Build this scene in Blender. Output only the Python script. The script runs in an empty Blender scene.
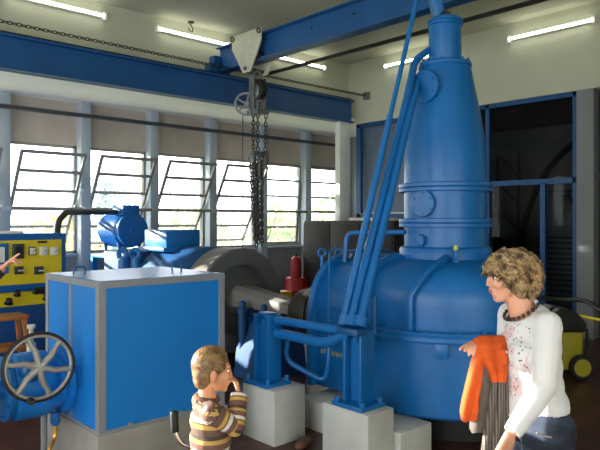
import bpy, bmesh, math, random
from mathutils import Vector, Matrix, Quaternion, noise
random.seed(7)
sc = bpy.context.scene
COL = sc.collection
PI = math.pi
V = Vector
# ------------------------------------------------------------------ frame of the place
# X runs along the window wall, Y points at it, the photographer stands at the origin, eye 1.75 m up.
FW = V((.678, .735, 0)); RT = V((.735, -.678, 0)); EYE = 1.75; FOC = 618.0; HOR = 220.0
def P_D(px, py, D):
    p = FW*D + RT*((px-300)/FOC*D); p.z = EYE-(py-HOR)/FOC*D; return p
def P_Y(px, py, Y):
    t = (px-300)/FOC; return P_D(px, py, Y/(.735-.678*t))
def P_X(px, py, X):
    t = (px-300)/FOC; return P_D(px, py, X/(.678+.735*t))
def loc2w(x, y, z=0):                       # right / away / up -> world direction
    p = RT*x + FW*y; p.z = z; return p

# ------------------------------------------------------------------ materials
def lin(h):
    h = h.lstrip('#'); o = []
    for i in (0, 2, 4):
        c = int(h[i:i+2], 16)/255
        o.append(c/12.92 if c <= .04045 else ((c+.055)/1.055)**2.4)
    return (*o, 1)
def nodes(name):
    m = bpy.data.materials.new(name); m.use_nodes = True
    nt = m.node_tree; b = nt.nodes['Principled BSDF']
    return m, nt, b
def M(name, hx, rough=.5, metal=0, var=.12, scale=5, bump=0, bscale=60, coat=0):
    m, nt, b = nodes(name); N = nt.nodes; L = nt.links
    c = lin(hx)
    tc = N.new('ShaderNodeTexCoord'); nz = N.new('ShaderNodeTexNoise')
    nz.inputs['Scale'].default_value = scale; nz.inputs['Detail'].default_value = 5
    L.new(tc.outputs['Object'], nz.inputs['Vector'])
    r = N.new('ShaderNodeValToRGB'); e = r.color_ramp.elements
    e[0].position = .3; e[1].position = .7
    e[0].color = tuple(x*(1-var) for x in c[:3])+(1,); e[1].color = tuple(min(1, x*(1+var)) for x in c[:3])+(1,)
    L.new(nz.outputs['Fac'], r.inputs['Fac']); L.new(r.outputs['Color'], b.inputs['Base Color'])
    b.inputs['Roughness'].default_value = rough; b.inputs['Metallic'].default_value = metal
    if coat: b.inputs['Coat Weight'].default_value = coat; b.inputs['Coat Roughness'].default_value = .2
    if bump:
        n2 = N.new('ShaderNodeTexNoise'); n2.inputs['Scale'].default_value = bscale; n2.inputs['Detail'].default_value = 3
        L.new(tc.outputs['Object'], n2.inputs['Vector'])
        bp = N.new('ShaderNodeBump'); bp.inputs['Strength'].default_value = bump; bp.inputs['Distance'].default_value = .01
        L.new(n2.outputs['Fac'], bp.inputs['Height']); L.new(bp.outputs['Normal'], b.inputs['Normal'])
    return m
BLUE = M('blue machine enamel', '#0e68ae', .36, 0, .1, 3, .12, 40)
BOXBLUE = M('blue sheet panel paint', '#1482d8', .45, 0, .04, 2)
DBLUE = M('dark blue steel paint', '#155088', .45, 0, .15, 2)
BEAMBLUE = M('crane beam blue paint', '#1c5690', .45, 0, .12, 2)
PANELBLUE = M('cabinet blue paint', '#1a62aa', .4, 0, .06, 3)
YEL = M('yellow panel paint', '#d8c21e', .45, 0, .06, 3)
VYEL = M('yellow moulded plastic', '#aaa022', .4, 0, .05, 4)
GREYFR = M('grey painted angle steel', '#90949a', .5, .1, .08, 5)
STEEL = M('dull cast grey steel', '#77797a', .45, .55, .15, 6)
FLY = M('dark grey flywheel paint', '#6b6865', .5, .25, .12, 4)
DARKST = M('dark oiled steel', '#35312e', .45, .5, .2, 9)
CHROME = M('bright chrome', '#d0d2d4', .15, 1, .03, 5)
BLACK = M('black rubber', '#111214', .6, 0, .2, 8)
PLINTH = M('bare grey concrete', '#96918a', .8, 0, .12, 4, .2, 80)
CONC = M('grey painted concrete', '#c4c4bf', .7, 0, .1, 4, .2, 80)
CREAM = M('cream wall paint', '#c6c8b2', .75, 0, .06, 1.2, .05, 30)
CEILM = M('ceiling cream paint', '#bdbeaa', .8, 0, .06, 1)
SOFF = M('white soffit paint', '#ececf0', .8, 0, .04, 1)
LOWWALL = M('grey sill wall paint', '#8d9096', .7, 0, .06, 2)
PILL = M('pale blue grey pillar paint', '#a8b4bf', .6, 0, .05, 2)
WHITEP = M('white pillar paint', '#ecece8', .7, 0, .05, 2)
BLIND = M('brown grey blind cloth', '#b8aea3', .85, 0, .12, 2)
FRAME = M('grey brown window steel', '#8c8884', .6, 0, .1, 8)
STAY = M('pale stay metal', '#c8ccd0', .4, .4, .05, 8)
CREAMPL = M('cream plate paint', '#cfcfb8', .5, 0, .1, 6)
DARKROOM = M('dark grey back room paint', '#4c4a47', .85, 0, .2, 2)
BROWNCAB = M('dark brown cabinet wood', '#211a17', .6, 0, .25, 4)
REDP = M('red enamel', '#b01a20', .35, 0, .1, 4)
WOOD = M('orange brown wood', '#a86a34', .5, 0, .3, 9)
BRASS = M('brass', '#d8a640', .3, .8, .1, 8)
SKIN = M('skin', '#e0a384', .5, 0, .05, 12)
SKINB = M('boy skin', '#d8976f', .5, 0, .05, 12)
LIP = M('lips', '#b9605a', .4, 0, .05, 12)
EYEW = M('eye white', '#e8e4de', .25, 0, .02, 12)
IRIS = M('iris', '#3a2c20', .2, 0, .05, 12)
ORANGE = M('orange cloth', '#d05412', .85, 0, .15, 14, .3, 90)
DIAL = M('white dial face', '#dcdcd4', .4, 0, .02, 12)
DARKPL = M('dark grey plastic', '#3b3d42', .4, 0, .1, 10)
PAPER = M('white paper', '#e6e4dc', .8, 0, .03, 10)
LETTER = M('worn yellow lettering', '#b9ab62', .6, 0, .25, 40)
TROUS = M('charcoal trouser cloth', '#2b2c30', .85, 0, .15, 20)
SLEEVE = M('dark sleeve cloth', '#2c2d33', .85, 0, .15, 20)
BARK = M('bark', '#5b4a3a', .9, 0, .3, 6)
TERR = M('red brown leather', '#6d4534', .6, 0, .2, 10)

def glass(name, tint=(1, 1, 1), gl=.08):
    m = bpy.data.materials.new(name); m.use_nodes = True; nt = m.node_tree; nt.nodes.clear()
    o = nt.nodes.new('ShaderNodeOutputMaterial'); mx = nt.nodes.new('ShaderNodeMixShader')
    t = nt.nodes.new('ShaderNodeBsdfTransparent'); t.inputs[0].default_value = (*tint, 1)
    g = nt.nodes.new('ShaderNodeBsdfGlossy'); g.inputs['Roughness'].default_value = .03
    mx.inputs[0].default_value = gl
    nt.links.new(t.outputs[0], mx.inputs[1]); nt.links.new(g.outputs[0], mx.inputs[2]); nt.links.new(mx.outputs[0], o.inputs[0])
    return m
GLASS = glass('clear window glass', (.97, .98, .98), .05)
DGLASS = glass('dusty partition glass', (.85, .87, .88), .006)
def emit(name, col, s):
    m = bpy.data.materials.new(name); m.use_nodes = True; nt = m.node_tree; nt.nodes.clear()
    o = nt.nodes.new('ShaderNodeOutputMaterial'); e = nt.nodes.new('ShaderNodeEmission')
    e.inputs[0].default_value = (*col, 1); e.inputs[1].default_value = s
    nt.links.new(e.outputs[0], o.inputs[0]); return m
TUBE = emit('lit fluorescent tube', (1, 1, .82), 8)

def floor_mat():
    m, nt, b = nodes('dark red brown floor tiles'); N = nt.nodes; L = nt.links
    tc = N.new('ShaderNodeTexCoord'); mp = N.new('ShaderNodeMapping'); L.new(tc.outputs['Object'], mp.inputs[0])
    br = N.new('ShaderNodeTexBrick'); L.new(mp.outputs[0], br.inputs['Vector'])
    br.offset = 0; br.inputs['Scale'].default_value = 5
    br.inputs['Color1'].default_value = lin('#4a2c26'); br.inputs['Color2'].default_value = lin('#6b4034')
    br.inputs['Mortar'].default_value = lin('#32211d'); br.inputs['Mortar Size'].default_value = .015
    br.inputs['Brick Width'].default_value = 1; br.inputs['Row Height'].default_value = 1
    nz = N.new('ShaderNodeTexNoise'); nz.inputs['Scale'].default_value = 2.5; L.new(tc.outputs['Object'], nz.inputs['Vector'])
    mx = N.new('ShaderNodeMixRGB'); mx.blend_type = 'MULTIPLY'; mx.inputs[0].default_value = .5
    L.new(br.outputs['Color'], mx.inputs[1]); L.new(nz.outputs['Fac'], mx.inputs[2]); L.new(mx.outputs[0], b.inputs['Base Color'])
    b.inputs['Roughness'].default_value = .38
    return m
FLOOR = floor_mat()

def leaf_mat(name, hx):
    m = bpy.data.materials.new(name); m.use_nodes = True; nt = m.node_tree; N = nt.nodes; L = nt.links; N.clear()
    o = N.new('ShaderNodeOutputMaterial'); mx = N.new('ShaderNodeMixShader'); mx.inputs[0].default_value = .5
    d = N.new('ShaderNodeBsdfDiffuse'); t = N.new('ShaderNodeBsdfTranslucent')
    nz = N.new('ShaderNodeTexNoise'); nz.inputs['Scale'].default_value = 2.2
    tc = N.new('ShaderNodeTexCoord'); L.new(tc.outputs['Object'], nz.inputs['Vector'])
    r = N.new('ShaderNodeValToRGB'); c = lin(hx)
    r.color_ramp.elements[0].color = tuple(x*.7 for x in c[:3])+(1,); r.color_ramp.elements[1].color = tuple(min(1, x*1.4) for x in c[:3])+(1,)
    L.new(nz.outputs['Fac'], r.inputs[0])
    for s in (d, t): L.new(r.outputs[0], s.inputs[0])
    L.new(d.outputs[0], mx.inputs[1]); L.new(t.outputs[0], mx.inputs[2]); L.new(mx.outputs[0], o.inputs[0]); return m
def hair_mat(name, dark, light, sc_):
    m, nt, b = nodes(name); N = nt.nodes; L = nt.links
    tc = N.new('ShaderNodeTexCoord'); nz = N.new('ShaderNodeTexNoise'); nz.inputs['Scale'].default_value = sc_; nz.inputs['Detail'].default_value = 3
    L.new(tc.outputs['Object'], nz.inputs['Vector'])
    r = N.new('ShaderNodeValToRGB'); r.color_ramp.elements[0].position = .38; r.color_ramp.elements[1].position = .62
    r.color_ramp.elements[0].color = lin(dark); r.color_ramp.elements[1].color = lin(light)
    L.new(nz.outputs['Fac'], r.inputs[0]); L.new(r.outputs[0], b.inputs['Base Color']); b.inputs['Roughness'].default_value = .45
    return m
HAIRW = hair_mat('dark blonde curls', '#4c3824', '#b09064', 30)
HAIRB = hair_mat('short brown hair', '#6b5238', '#94744c', 40)
def stripe_mat(name, axis, scale, off=0):
    m, nt, b = nodes(name); N = nt.nodes; L = nt.links
    tc = N.new('ShaderNodeTexCoord'); sp = N.new('ShaderNodeSeparateXYZ')
    nz = N.new('ShaderNodeTexNoise'); nz.inputs['Scale'].default_value = 5
    L.new(tc.outputs['Object'], nz.inputs['Vector']); L.new(tc.outputs['Object'], sp.inputs[0])
    dt = N.new('ShaderNodeVectorMath'); dt.operation = 'DOT_PRODUCT'; dt.inputs[1].default_value = axis
    L.new(tc.outputs['Object'], dt.inputs[0])
    a = N.new('ShaderNodeMath'); a.operation = 'MULTIPLY_ADD'; L.new(nz.outputs['Fac'], a.inputs[0]); a.inputs[1].default_value = .02; L.new(dt.outputs['Value'], a.inputs[2])
    mu = N.new('ShaderNodeMath'); mu.operation = 'MULTIPLY_ADD'; mu.inputs[1].default_value = scale; mu.inputs[2].default_value = off; L.new(a.outputs[0], mu.inputs[0])
    fr = N.new('ShaderNodeMath'); fr.operation = 'FRACT'; L.new(mu.outputs[0], fr.inputs[0])
    r = N.new('ShaderNodeValToRGB'); cr = r.color_ramp; cr.interpolation = 'CONSTANT'
    st = [(0, '#6b5148'), (.22, '#c39a4c'), (.36, '#5f5136'), (.42, '#d8d0c6'), (.56, '#735046'), (.76, '#b8954e'), (.88, '#4a3c34')]
    cr.elements[0].position = 0; cr.elements[0].color = lin(st[0][1]); cr.elements[1].position = st[1][0]; cr.elements[1].color = lin(st[1][1])
    for p, h in st[2:]:
        e = cr.elements.new(p); e.color = lin(h)
    L.new(fr.outputs[0], r.inputs[0]); L.new(r.outputs[0], b.inputs['Base Color']); b.inputs['Roughness'].default_value = .9
    return m
def print_mat():                            # white top with a small floral print on the chest
    m, nt, b = nodes('white jersey with floral print'); N = nt.nodes; L = nt.links
    tc = N.new('ShaderNodeTexCoord'); o = tc.outputs['Object']
    vo = N.new('ShaderNodeTexVoronoi'); vo.inputs['Scale'].default_value = 62; L.new(o, vo.inputs['Vector'])
    nz = N.new('ShaderNodeTexNoise'); nz.inputs['Scale'].default_value = 60; L.new(o, nz.inputs['Vector'])
    n3 = N.new('ShaderNodeTexNoise'); n3.inputs['Scale'].default_value = 9; L.new(o, n3.inputs['Vector'])
    def mth(op, a, bb, c=None):
        n = N.new('ShaderNodeMath'); n.operation = op
        for i, v in enumerate((a, bb, c)):
            if v is None: continue
            if hasattr(v, 'links'): L.new(v, n.inputs[i])
            else: n.inputs[i].default_value = v
        return n.outputs[0]
    # panel: distance from the middle of the chest
    ds = N.new('ShaderNodeVectorMath'); ds.operation = 'SUBTRACT'; L.new(o, ds.inputs[0]); ds.inputs[1].default_value = (-.13, -.05, 1.19)
    mp = N.new('ShaderNodeVectorMath'); mp.operation = 'MULTIPLY'; L.new(ds.outputs[0], mp.inputs[0]); mp.inputs[1].default_value = (9, 9, 5.2)
    ln = N.new('ShaderNodeVectorMath'); ln.operation = 'LENGTH'; L.new(mp.outputs[0], ln.inputs[0])
    inside = mth('LESS_THAN', mth('MULTIPLY_ADD', n3.outputs['Fac'], .5, ln.outputs['Value']), 1.25)
    dots = mth('MULTIPLY', mth('LESS_THAN', vo.outputs['Distance'], .3), mth('GREATER_THAN', nz.outputs['Fac'], .5))
    f = mth('MULTIPLY', inside, dots)
    pink = mth('MULTIPLY', inside, mth('GREATER_THAN', n3.outputs['Fac'], .54))
    m1 = N.new('ShaderNodeMixRGB'); m1.inputs[1].default_value = lin('#dcdada'); m1.inputs[2].default_value = lin('#dfc0c0'); L.new(pink, m1.inputs[0])
    m2 = N.new('ShaderNodeMixRGB'); m2.inputs[2].default_value = lin('#77737a'); L.new(f, m2.inputs[0]); L.new(m1.outputs[0], m2.inputs[1])
    L.new(m2.outputs[0], b.inputs['Base Color']); b.inputs['Roughness'].default_value = .85
    return m
WSHIRT = print_mat()
def denim():
    m, nt, b = nodes('dark blue denim'); N = nt.nodes; L = nt.links
    tc = N.new('ShaderNodeTexCoord'); nz = N.new('ShaderNodeTexNoise'); nz.inputs['Scale'].default_value = 9; nz.inputs['Detail'].default_value = 6
    mp = N.new('ShaderNodeMapping'); mp.inputs['Scale'].default_value = (1, 1, 2.2); L.new(tc.outputs['Object'], mp.inputs[0]); L.new(mp.outputs[0], nz.inputs['Vector'])
    r = N.new('ShaderNodeValToRGB'); r.color_ramp.elements[0].position = .4; r.color_ramp.elements[1].position = .75
    r.color_ramp.elements[0].color = lin('#161c29'); r.color_ramp.elements[1].color = lin('#36435a')
    L.new(nz.outputs['Fac'], r.inputs[0]); L.new(r.outputs[0], b.inputs['Base Color']); b.inputs['Roughness'].default_value = .85
    return m
DENIM = denim()
def knit():
    m, nt, b = nodes('grey ribbed knit'); N = nt.nodes; L = nt.links
    tc = N.new('ShaderNodeTexCoord'); wv = N.new('ShaderNodeTexWave'); wv.bands_direction = 'X'; wv.inputs['Scale'].default_value = 26; wv.inputs['Distortion'].default_value = .6
    L.new(tc.outputs['Object'], wv.inputs['Vector'])
    r = N.new('ShaderNodeValToRGB'); r.color_ramp.elements[0].color = lin('#4a443e'); r.color_ramp.elements[1].color = lin('#7d766e')
    L.new(wv.outputs['Fac'], r.inputs[0]); L.new(r.outputs[0], b.inputs['Base Color']); b.inputs['Roughness'].default_value = .95
    bp = N.new('ShaderNodeBump'); bp.inputs['Strength'].default_value = .5; bp.inputs['Distance'].default_value = .01
    L.new(wv.outputs['Fac'], bp.inputs['Height']); L.new(bp.outputs[0], b.inputs['Normal'])
    return m
KNIT = knit()
BROWNK = M('brown grey knit', '#5a524b', .95, 0, .15, 20, .4, 120)

# ------------------------------------------------------------------ mesh helpers
class MB:
    def __init__(s): s.bm = bmesh.new()
    def _add(s, vs, fs):
        b = [s.bm.verts.new(v) for v in vs]
        for f in fs:
            try: s.bm.faces.new([b[i] for i in f])
            except ValueError: pass
        return s
    def box(s, c, d, rot=None):
        c = V(c); x, y, z = (q/2 for q in d)
        vs = [V((a*x, b*y, e*z)) for a in (-1, 1) for b in (-1, 1) for e in (-1, 1)]
        if rot is not None: vs = [rot @ v for v in vs]
        return s._add([v+c for v in vs], [(0, 1, 3, 2), (4, 6, 7, 5), (0, 4, 5, 1), (2, 3, 7, 6), (0, 2, 6, 4), (1, 5, 7, 3)])
    def bx(s, x0, x1, y0, y1, z0, z1):
        return s.box(((x0+x1)/2, (y0+y1)/2, (z0+z1)/2), (abs(x1-x0), abs(y1-y0), abs(z1-z0)))
    def bar(s, a, b, w, h, up=V((0, 0, 1))):
        a, b = V(a), V(b); d = (b-a); l = d.length; d.normalize()
        if abs(d.dot(up)) > .98: up = V((1, 0, 0))
        x = d.cross(up).normalized(); u = x.cross(d)
        return s.box((a+b)/2, (w, l, h), Matrix((x, d, u)).transposed())
    def tube(s, pts, r, seg=12, closed=False, caps=True):
        pts = [V(p) for p in pts]; n = len(pts); rs = r if isinstance(r, (list, tuple)) else [r]*n
        vs = []; fs = []; prev = None
        for i, p in enumerate(pts):
            if closed: t = pts[(i+1) % n]-pts[i-1]
            else: t = pts[min(i+1, n-1)]-pts[max(i-1, 0)]
            t.normalize()
            if prev is None:
                a = V((0, 0, 1)) if abs(t.z) < .9 else V((1, 0, 0)); u = t.cross(a).normalized()
            else:
                u = (prev-t*prev.dot(t)); u = u.normalized() if u.length > 1e-6 else t.orthogonal().normalized()
            prev = u; w = t.cross(u)
            for k in range(seg):
                an = 2*PI*k/seg; vs.append(p+(u*math.cos(an)+w*math.sin(an))*rs[i])
        m = n if closed else n-1
        for i in range(m):
            j = (i+1) % n
            for k in range(seg):
                q = (k+1) % seg; fs.append((i*seg+k, i*seg+q, j*seg+q, j*seg+k))
        if caps and not closed:
            fs.append(tuple(range(seg))[::-1]); fs.append(tuple((n-1)*seg+k for k in range(seg)))
        return s._add(vs, fs)
    def cyl(s, a, b, r, r2=None, seg=24): return s.tube([a, b], [r, r if r2 is None else r2], seg)
    def lathe(s, prof, o=(0, 0, 0), ax=(0, 0, 1), seg=40, caps=True):
        o, ax = V(o), V(ax).normalized(); u = ax.orthogonal().normalized(); w = ax.cross(u); vs = []; fs = []; n = len(prof)
        for r, z in prof:
            for k in range(seg):
                an = 2*PI*k/seg; vs.append(o+ax*z+(u*math.cos(an)+w*math.sin(an))*max(r, 1e-4))
        for i in range(n-1):
            for k in range(seg):
                q = (k+1) % seg; fs.append((i*seg+k, i*seg+q, (i+1)*seg+q, (i+1)*seg+k))
        if caps: fs.append(tuple(range(seg))[::-1]); fs.append(tuple((n-1)*seg+k for k in range(seg)))
        return s._add(vs, fs)
    def prism(s, poly, ext):                # 3-D polygon swept by a vector
        ext = V(ext); n = len(poly); vs = [V(p) for p in poly]+[V(p)+ext for p in poly]
        return s._add(vs, [tuple(range(n))[::-1], tuple(range(n, 2*n))]+[(i, (i+1) % n, n+(i+1) % n, n+i) for i in range(n)])
    def ell(s, c, r, rot=None, seg=20, rings=12):
        c = V(c); vs = []; fs = []
        for i in range(rings+1):
            th = PI*i/rings
            for k in range(seg):
                an = 2*PI*k/seg; v = V((r[0]*math.sin(th)*math.cos(an), r[1]*math.sin(th)*math.sin(an), r[2]*math.cos(th)))
                if rot is not None: v = rot @ v
                vs.append(c+v)
        for i in range(rings):
            for k in range(seg):
                q = (k+1) % seg; fs.append((i*seg+k, (i+1)*seg+k, (i+1)*seg+q, i*seg+q))
        return s._add(vs, fs)
    def torus(s, c, ax, R, r, seg=32, ts=10, sx=1, sy=1):
        c, ax = V(c), V(ax).normalized(); u = ax.orthogonal().normalized(); w = ax.cross(u)
        return s.tube([c+(u*math.cos(2*PI*k/seg)*sx+w*math.sin(2*PI*k/seg)*sy)*R for k in range(seg)], r, ts, closed=True)
    def capsule(s, a, ra, b, rb, seg=12):
        a, b = V(a), V(b); d = (b-a)
        if d.length < 1e-5: return s.ell(a, (ra, ra, ra), None, seg, 8)
        d.normalize(); pts = []; rs = []
        for t in (.02, .3, .6, .85, 1): pts.append(a-d*ra*math.cos(t*PI/2)); rs.append(max(.0005, ra*math.sin(t*PI/2)))
        for t in (1, .85, .6, .3, .02): pts.append(b+d*rb*math.cos(t*PI/2)); rs.append(max(.0005, rb*math.sin(t*PI/2)))
        return s.tube(pts, rs, seg)
    def chain(s, a, b, pitch=.06, r=.008, sag=0, w=.6):
        a, b = V(a), V(b); d = b-a; n = max(2, int(d.length/pitch)); dn = d.normalized(); u = dn.orthogonal().normalized(); w_ = dn.cross(u)
        for i in range(n):
            t = (i+.5)/n; c = a+d*t-V((0, 0, sag*4*t*(1-t))); x = u if i % 2 else w_
            s.tube([c+dn*math.cos(2*PI*k/10)*pitch*.62+x*math.sin(2*PI*k/10)*pitch*.62*w for k in range(10)], r, 5, closed=True)
        return s
    def build(s, name, mat, parent=None, bevel=0, smooth=True, seg=2):
        bm = s.bm
        bmesh.ops.recalc_face_normals(bm, faces=bm.faces)
        if bevel:
            es = [e for e in bm.edges if len(e.link_faces) == 2 and e.calc_face_angle(0) > .6]
            bmesh.ops.bevel(bm, geom=es, offset=bevel, segments=seg, affect='EDGES', profile=.5, clamp_overlap=True)
        for f in bm.faces: f.smooth = smooth
        for e in bm.edges:
            if len(e.link_faces) == 2 and e.calc_face_angle(0) > .62: e.smooth = False
        me = bpy.data.meshes.new(name); bm.to_mesh(me); bm.free()
        o = bpy.data.objects.new(name, me); COL.objects.link(o); me.materials.append(mat)
        if parent: o.parent = parent
        return o
def tag(o, label, cat, group=None, kind=None):
    o['label'] = label; o['category'] = cat
    if group: o['group'] = group
    if kind: o['kind'] = kind
    return o
def thing(name, label, cat, loc=(0, 0, 0), rz=0, group=None):
    o = bpy.data.objects.new(name, None); COL.objects.link(o); o.empty_display_size = .1
    o.location = loc; o.rotation_euler = (0, 0, rz); o['label'] = label; o['category'] = cat
    if group: o['group'] = group
    return o
class Rel:                                  # parts written in world coordinates, parented to a thing at its base
    pass
def adopt(root, *objs):
    for o in objs:
        o.parent = root; o.matrix_parent_inverse = Matrix.Translation(-V(root.location)) if root.rotation_euler.z == 0 else root.matrix_basis.inverted()
def struct(o): o['kind'] = 'structure'; return o
def sempty(name, loc=(0, 0, 0)):
    o = bpy.data.objects.new(name, None); COL.objects.link(o); o.location = loc; o['kind'] = 'structure'; return o
def copy_tree(o, parent=None):
    c = o.copy(); COL.objects.link(c)
    if parent: c.parent = parent
    for ch in [q for q in bpy.data.objects if q.parent == o]: copy_tree(ch, c)
    return c
def arc(c, r, a0, a1, n, u, w):
    return [V(c)+V(u)*r*math.cos(a0+(a1-a0)*i/n)+V(w)*r*math.sin(a0+(a1-a0)*i/n) for i in range(n+1)]
def smoothpath(pts, rad, n=6):              # polyline with rounded corners
    pts = [V(p) for p in pts]; out = [pts[0]]
    for i in range(1, len(pts)-1):
        a = (pts[i-1]-pts[i]); b = (pts[i+1]-pts[i]); q = min(rad, a.length*.45, b.length*.45)
        p0 = pts[i]+a.normalized()*q; p1 = pts[i]+b.normalized()*q
        for k in range(n+1):
            t = k/n; out.append(p0*(1-t)**2+pts[i]*2*t*(1-t)+p1*t*t)
    out.append(pts[-1]); return out

# ------------------------------------------------------------------ THE SHELL
XW0, XR, YW, YU, ZL, ZC = -4.0, 9.27, 10.0, 8.6, 3.68, 4.92
struct(MB().bx(XW0-.2, 13.4, -4.2, 10.2, -.2, 0).build('floor', FLOOR))
struct(MB().bx(XW0-.2, XR+.3, -4.2, YU+.2, ZC, ZC+.15).build('ceiling', CEILM))
struct(MB().bx(XW0-.2, 10.85, 8.42, 10.25, ZL, ZL+.12).build('ceiling_aisle', SOFF))
struct(MB().bx(XW0, XR+.3, YU, YU+.15, ZL+.12, ZC).build('wall_left_upper', CREAM))
struct(MB().bx(XR, XR+.25, -4.2, YU+.15, ZL, ZC).build('wall_right', CREAM))
# window wall: bays 1.26 m wide
BAY = 1.26; COLS = [.52+BAY*i for i in range(9)]         # .52 ... 10.6
ZS, ZT = 1.2, 2.97
struct(MB().bx(XW0-.2, 10.69, YW, YW+.2, 0, ZS-.03).build('wall_left_sill', LOWWALL))
# unseen wall left of the bays, solid against sun but for one added window
SX0, SX1 = -3.95, -2.75
w = MB(); w.bx(XW0-.2, SX0, YW, YW+.2, ZS-.03, ZL); w.bx(SX1, COLS[0], YW, YW+.2, ZS-.03, ZL); w.bx(SX0, SX1, YW, YW+.2, 3.35, ZL)
struct(w.build('wall_left', CREAM))
struct(MB().bx(10.69, 10.85, YU-.18, YW+.2, 0, ZL).build('wall_right_corner', LOWWALL))
for i, x in enumerate(COLS):
    struct(MB().bx(x-.085, x+.085, YW-.16, YW+.2, 0, ZL).build('trim_%d' % (i+1), PILL, bevel=.008))
for i in range(8):
    x0, x1 = COLS[i]+.085, COLS[i+1]-.085
    struct(MB().bx(x0, x1, YW+.02, YW+.14, ZT, ZL).build('wall_left_panel_%d' % (i+1), BLIND))
    struct(MB().bx(x0, x1, YW-.05, YW+.2, ZS-.05, ZS).build('sill_%d' % (i+1), PILL, bevel=.006))
OPEN = [31, 30, 31, 30, 30, 29, 5, 0]
PZ = 1.93
for i in range(8):
    x0, x1 = COLS[i]+.085, COLS[i+1]-.085
    root = sempty('window_%d' % (i+1), (0, YW+.05, PZ))
    f = MB()
    for x in (x0+.02, x1-.02): f.bx(x-.02, x+.02, -.03, .05, ZS-PZ, ZT-PZ)
    f.bx(x0, x1, -.03, .05, ZT-PZ-.04, ZT-PZ); f.bx(x0, x1, -.03, .05, ZS-PZ, ZS-PZ+.04)
    f.build('frame', FRAME, root)
    a = math.radians(OPEN[i])
    sash = MB(); xa, xb = x0+.06, x1-.06
    for x in (xa, xb): sash.bx(x-.022, x+.022, -.02, .02, -.69, 1.01)
    for z in (-.67, -.33, 0, .33, .67, .99): sash.bx(xa, xb, -.018, .018, z-.021, z+.021)
    so = sash.build('sash', FRAME, root); so.rotation_euler.x = a
    g = MB().bx(xa, xb, -.003, .003, -.68, .98).build('pane', GLASS, so)
    if OPEN[i] > 8:
        for x in (xa+.12, xb):
            st = MB(); t = V((x, -.45*math.sin(a)-.02, .45*math.cos(a))) if x == xb else V((x+.03, -.42*math.sin(a)-.02, .42*math.cos(a)))
            k = V((x+(.13 if x == xb else .02), -.1, .2)); st.tube([t, t*.55+k*.45+V((.05, -.03, 0)), V((x-.02, -.07, 0))], .009, 8)
            st.build('stay', STAY, root)
    if i == 6:
        st = MB(); st.tube([(xa+.0, -.05, .85), (xa+.1, -.22, .45), (xa+.0, -.3, .1), (xa+.12, -.3, -.05), (xa+.03, -.1, -.6)], .009, 8); st.build('stay', STAY, root)
# unseen windows added for sun and daylight: further left, and behind the photographer
def added_window(n, axis, a0, a1, fixed, z0, z1, nb, rows):
    r = sempty('window_%d' % n); f = MB()
    for k in range(nb+1):
        a = a0+(a1-a0)*k/nb
        if axis == 'x': f.bx(a-.03, a+.03, fixed-.05, fixed+.05, z0, z1)
        else: f.bx(fixed-.05, fixed+.05, a-.03, a+.03, z0, z1)
    for k in range(rows+1):
        z = z0+(z1-z0)*k/rows
        if axis == 'x': f.bx(a0, a1, fixed-.04, fixed+.04, z-.025, z+.025)
        else: f.bx(fixed-.04, fixed+.04, a0, a1, z-.025, z+.025)
    f.build('frame', FRAME, r)
    g = MB()
    if axis == 'x': g.bx(a0, a1, fixed-.004, fixed+.004, z0, z1)
    else: g.bx(fixed-.004, fixed+.004, a0, a1, z0, z1)
    g.build('pane', GLASS, r)
added_window(17, 'x', SX0, SX1, YW+.1, ZS, 3.35, 1, 1)  # opening added out of view to let sun reach the boy's back
LW = [(-2.4, .9), (1.3, 4.6), (5.0, 8.3)]                # unseen windows added for daylight in the wall at the photographer's left
w = MB(); w.bx(XW0-.2, XW0, -4.2, 10.2, 0, .1); w.bx(XW0-.2, XW0, -4.2, 10.2, 3.4, ZC)
ys = [-4.2]+[q for p in LW for q in p]+[10.2]
for k in range(0, len(ys), 2): w.bx(XW0-.2, XW0, ys[k], ys[k+1], .1, 3.4)
struct(w.build('wall_back_left', CREAM))
for k, (a, b) in enumerate(LW): added_window(9+k, 'y', a, b, XW0-.1, .1, 3.4, 3, 4)
BW = [(-2.6, .6), (1.2, 2.8)]  # unseen windows added behind the photographer for daylight
w = MB(); w.bx(XW0-.2, 13.4, -4.2, -4, 0, 1.1); w.bx(XW0-.2, 13.4, -4.2, -4, 2.9, ZC)
xs = [XW0-.2]+[q for p in BW for q in p]+[13.4]
for k in range(0, len(xs), 2): w.bx(xs[k], xs[k+1], -4.2, -4, 1.1, 2.9)
struct(w.build('wall_back', CREAM))
for k, (a, b) in enumerate(BW): added_window(14+k, 'x', a, b, -4.1, 1.1, 2.9, 3, 4)
# the unlit back room to the right
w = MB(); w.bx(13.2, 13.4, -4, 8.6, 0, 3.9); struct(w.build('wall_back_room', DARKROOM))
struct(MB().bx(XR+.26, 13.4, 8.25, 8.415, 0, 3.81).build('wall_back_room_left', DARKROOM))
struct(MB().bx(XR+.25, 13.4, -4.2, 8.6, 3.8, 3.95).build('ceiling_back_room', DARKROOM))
struct(MB().bx(XR, XR+.25, -4, 1.6, 0, ZL).build('wall_right_lower', CREAM))
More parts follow.
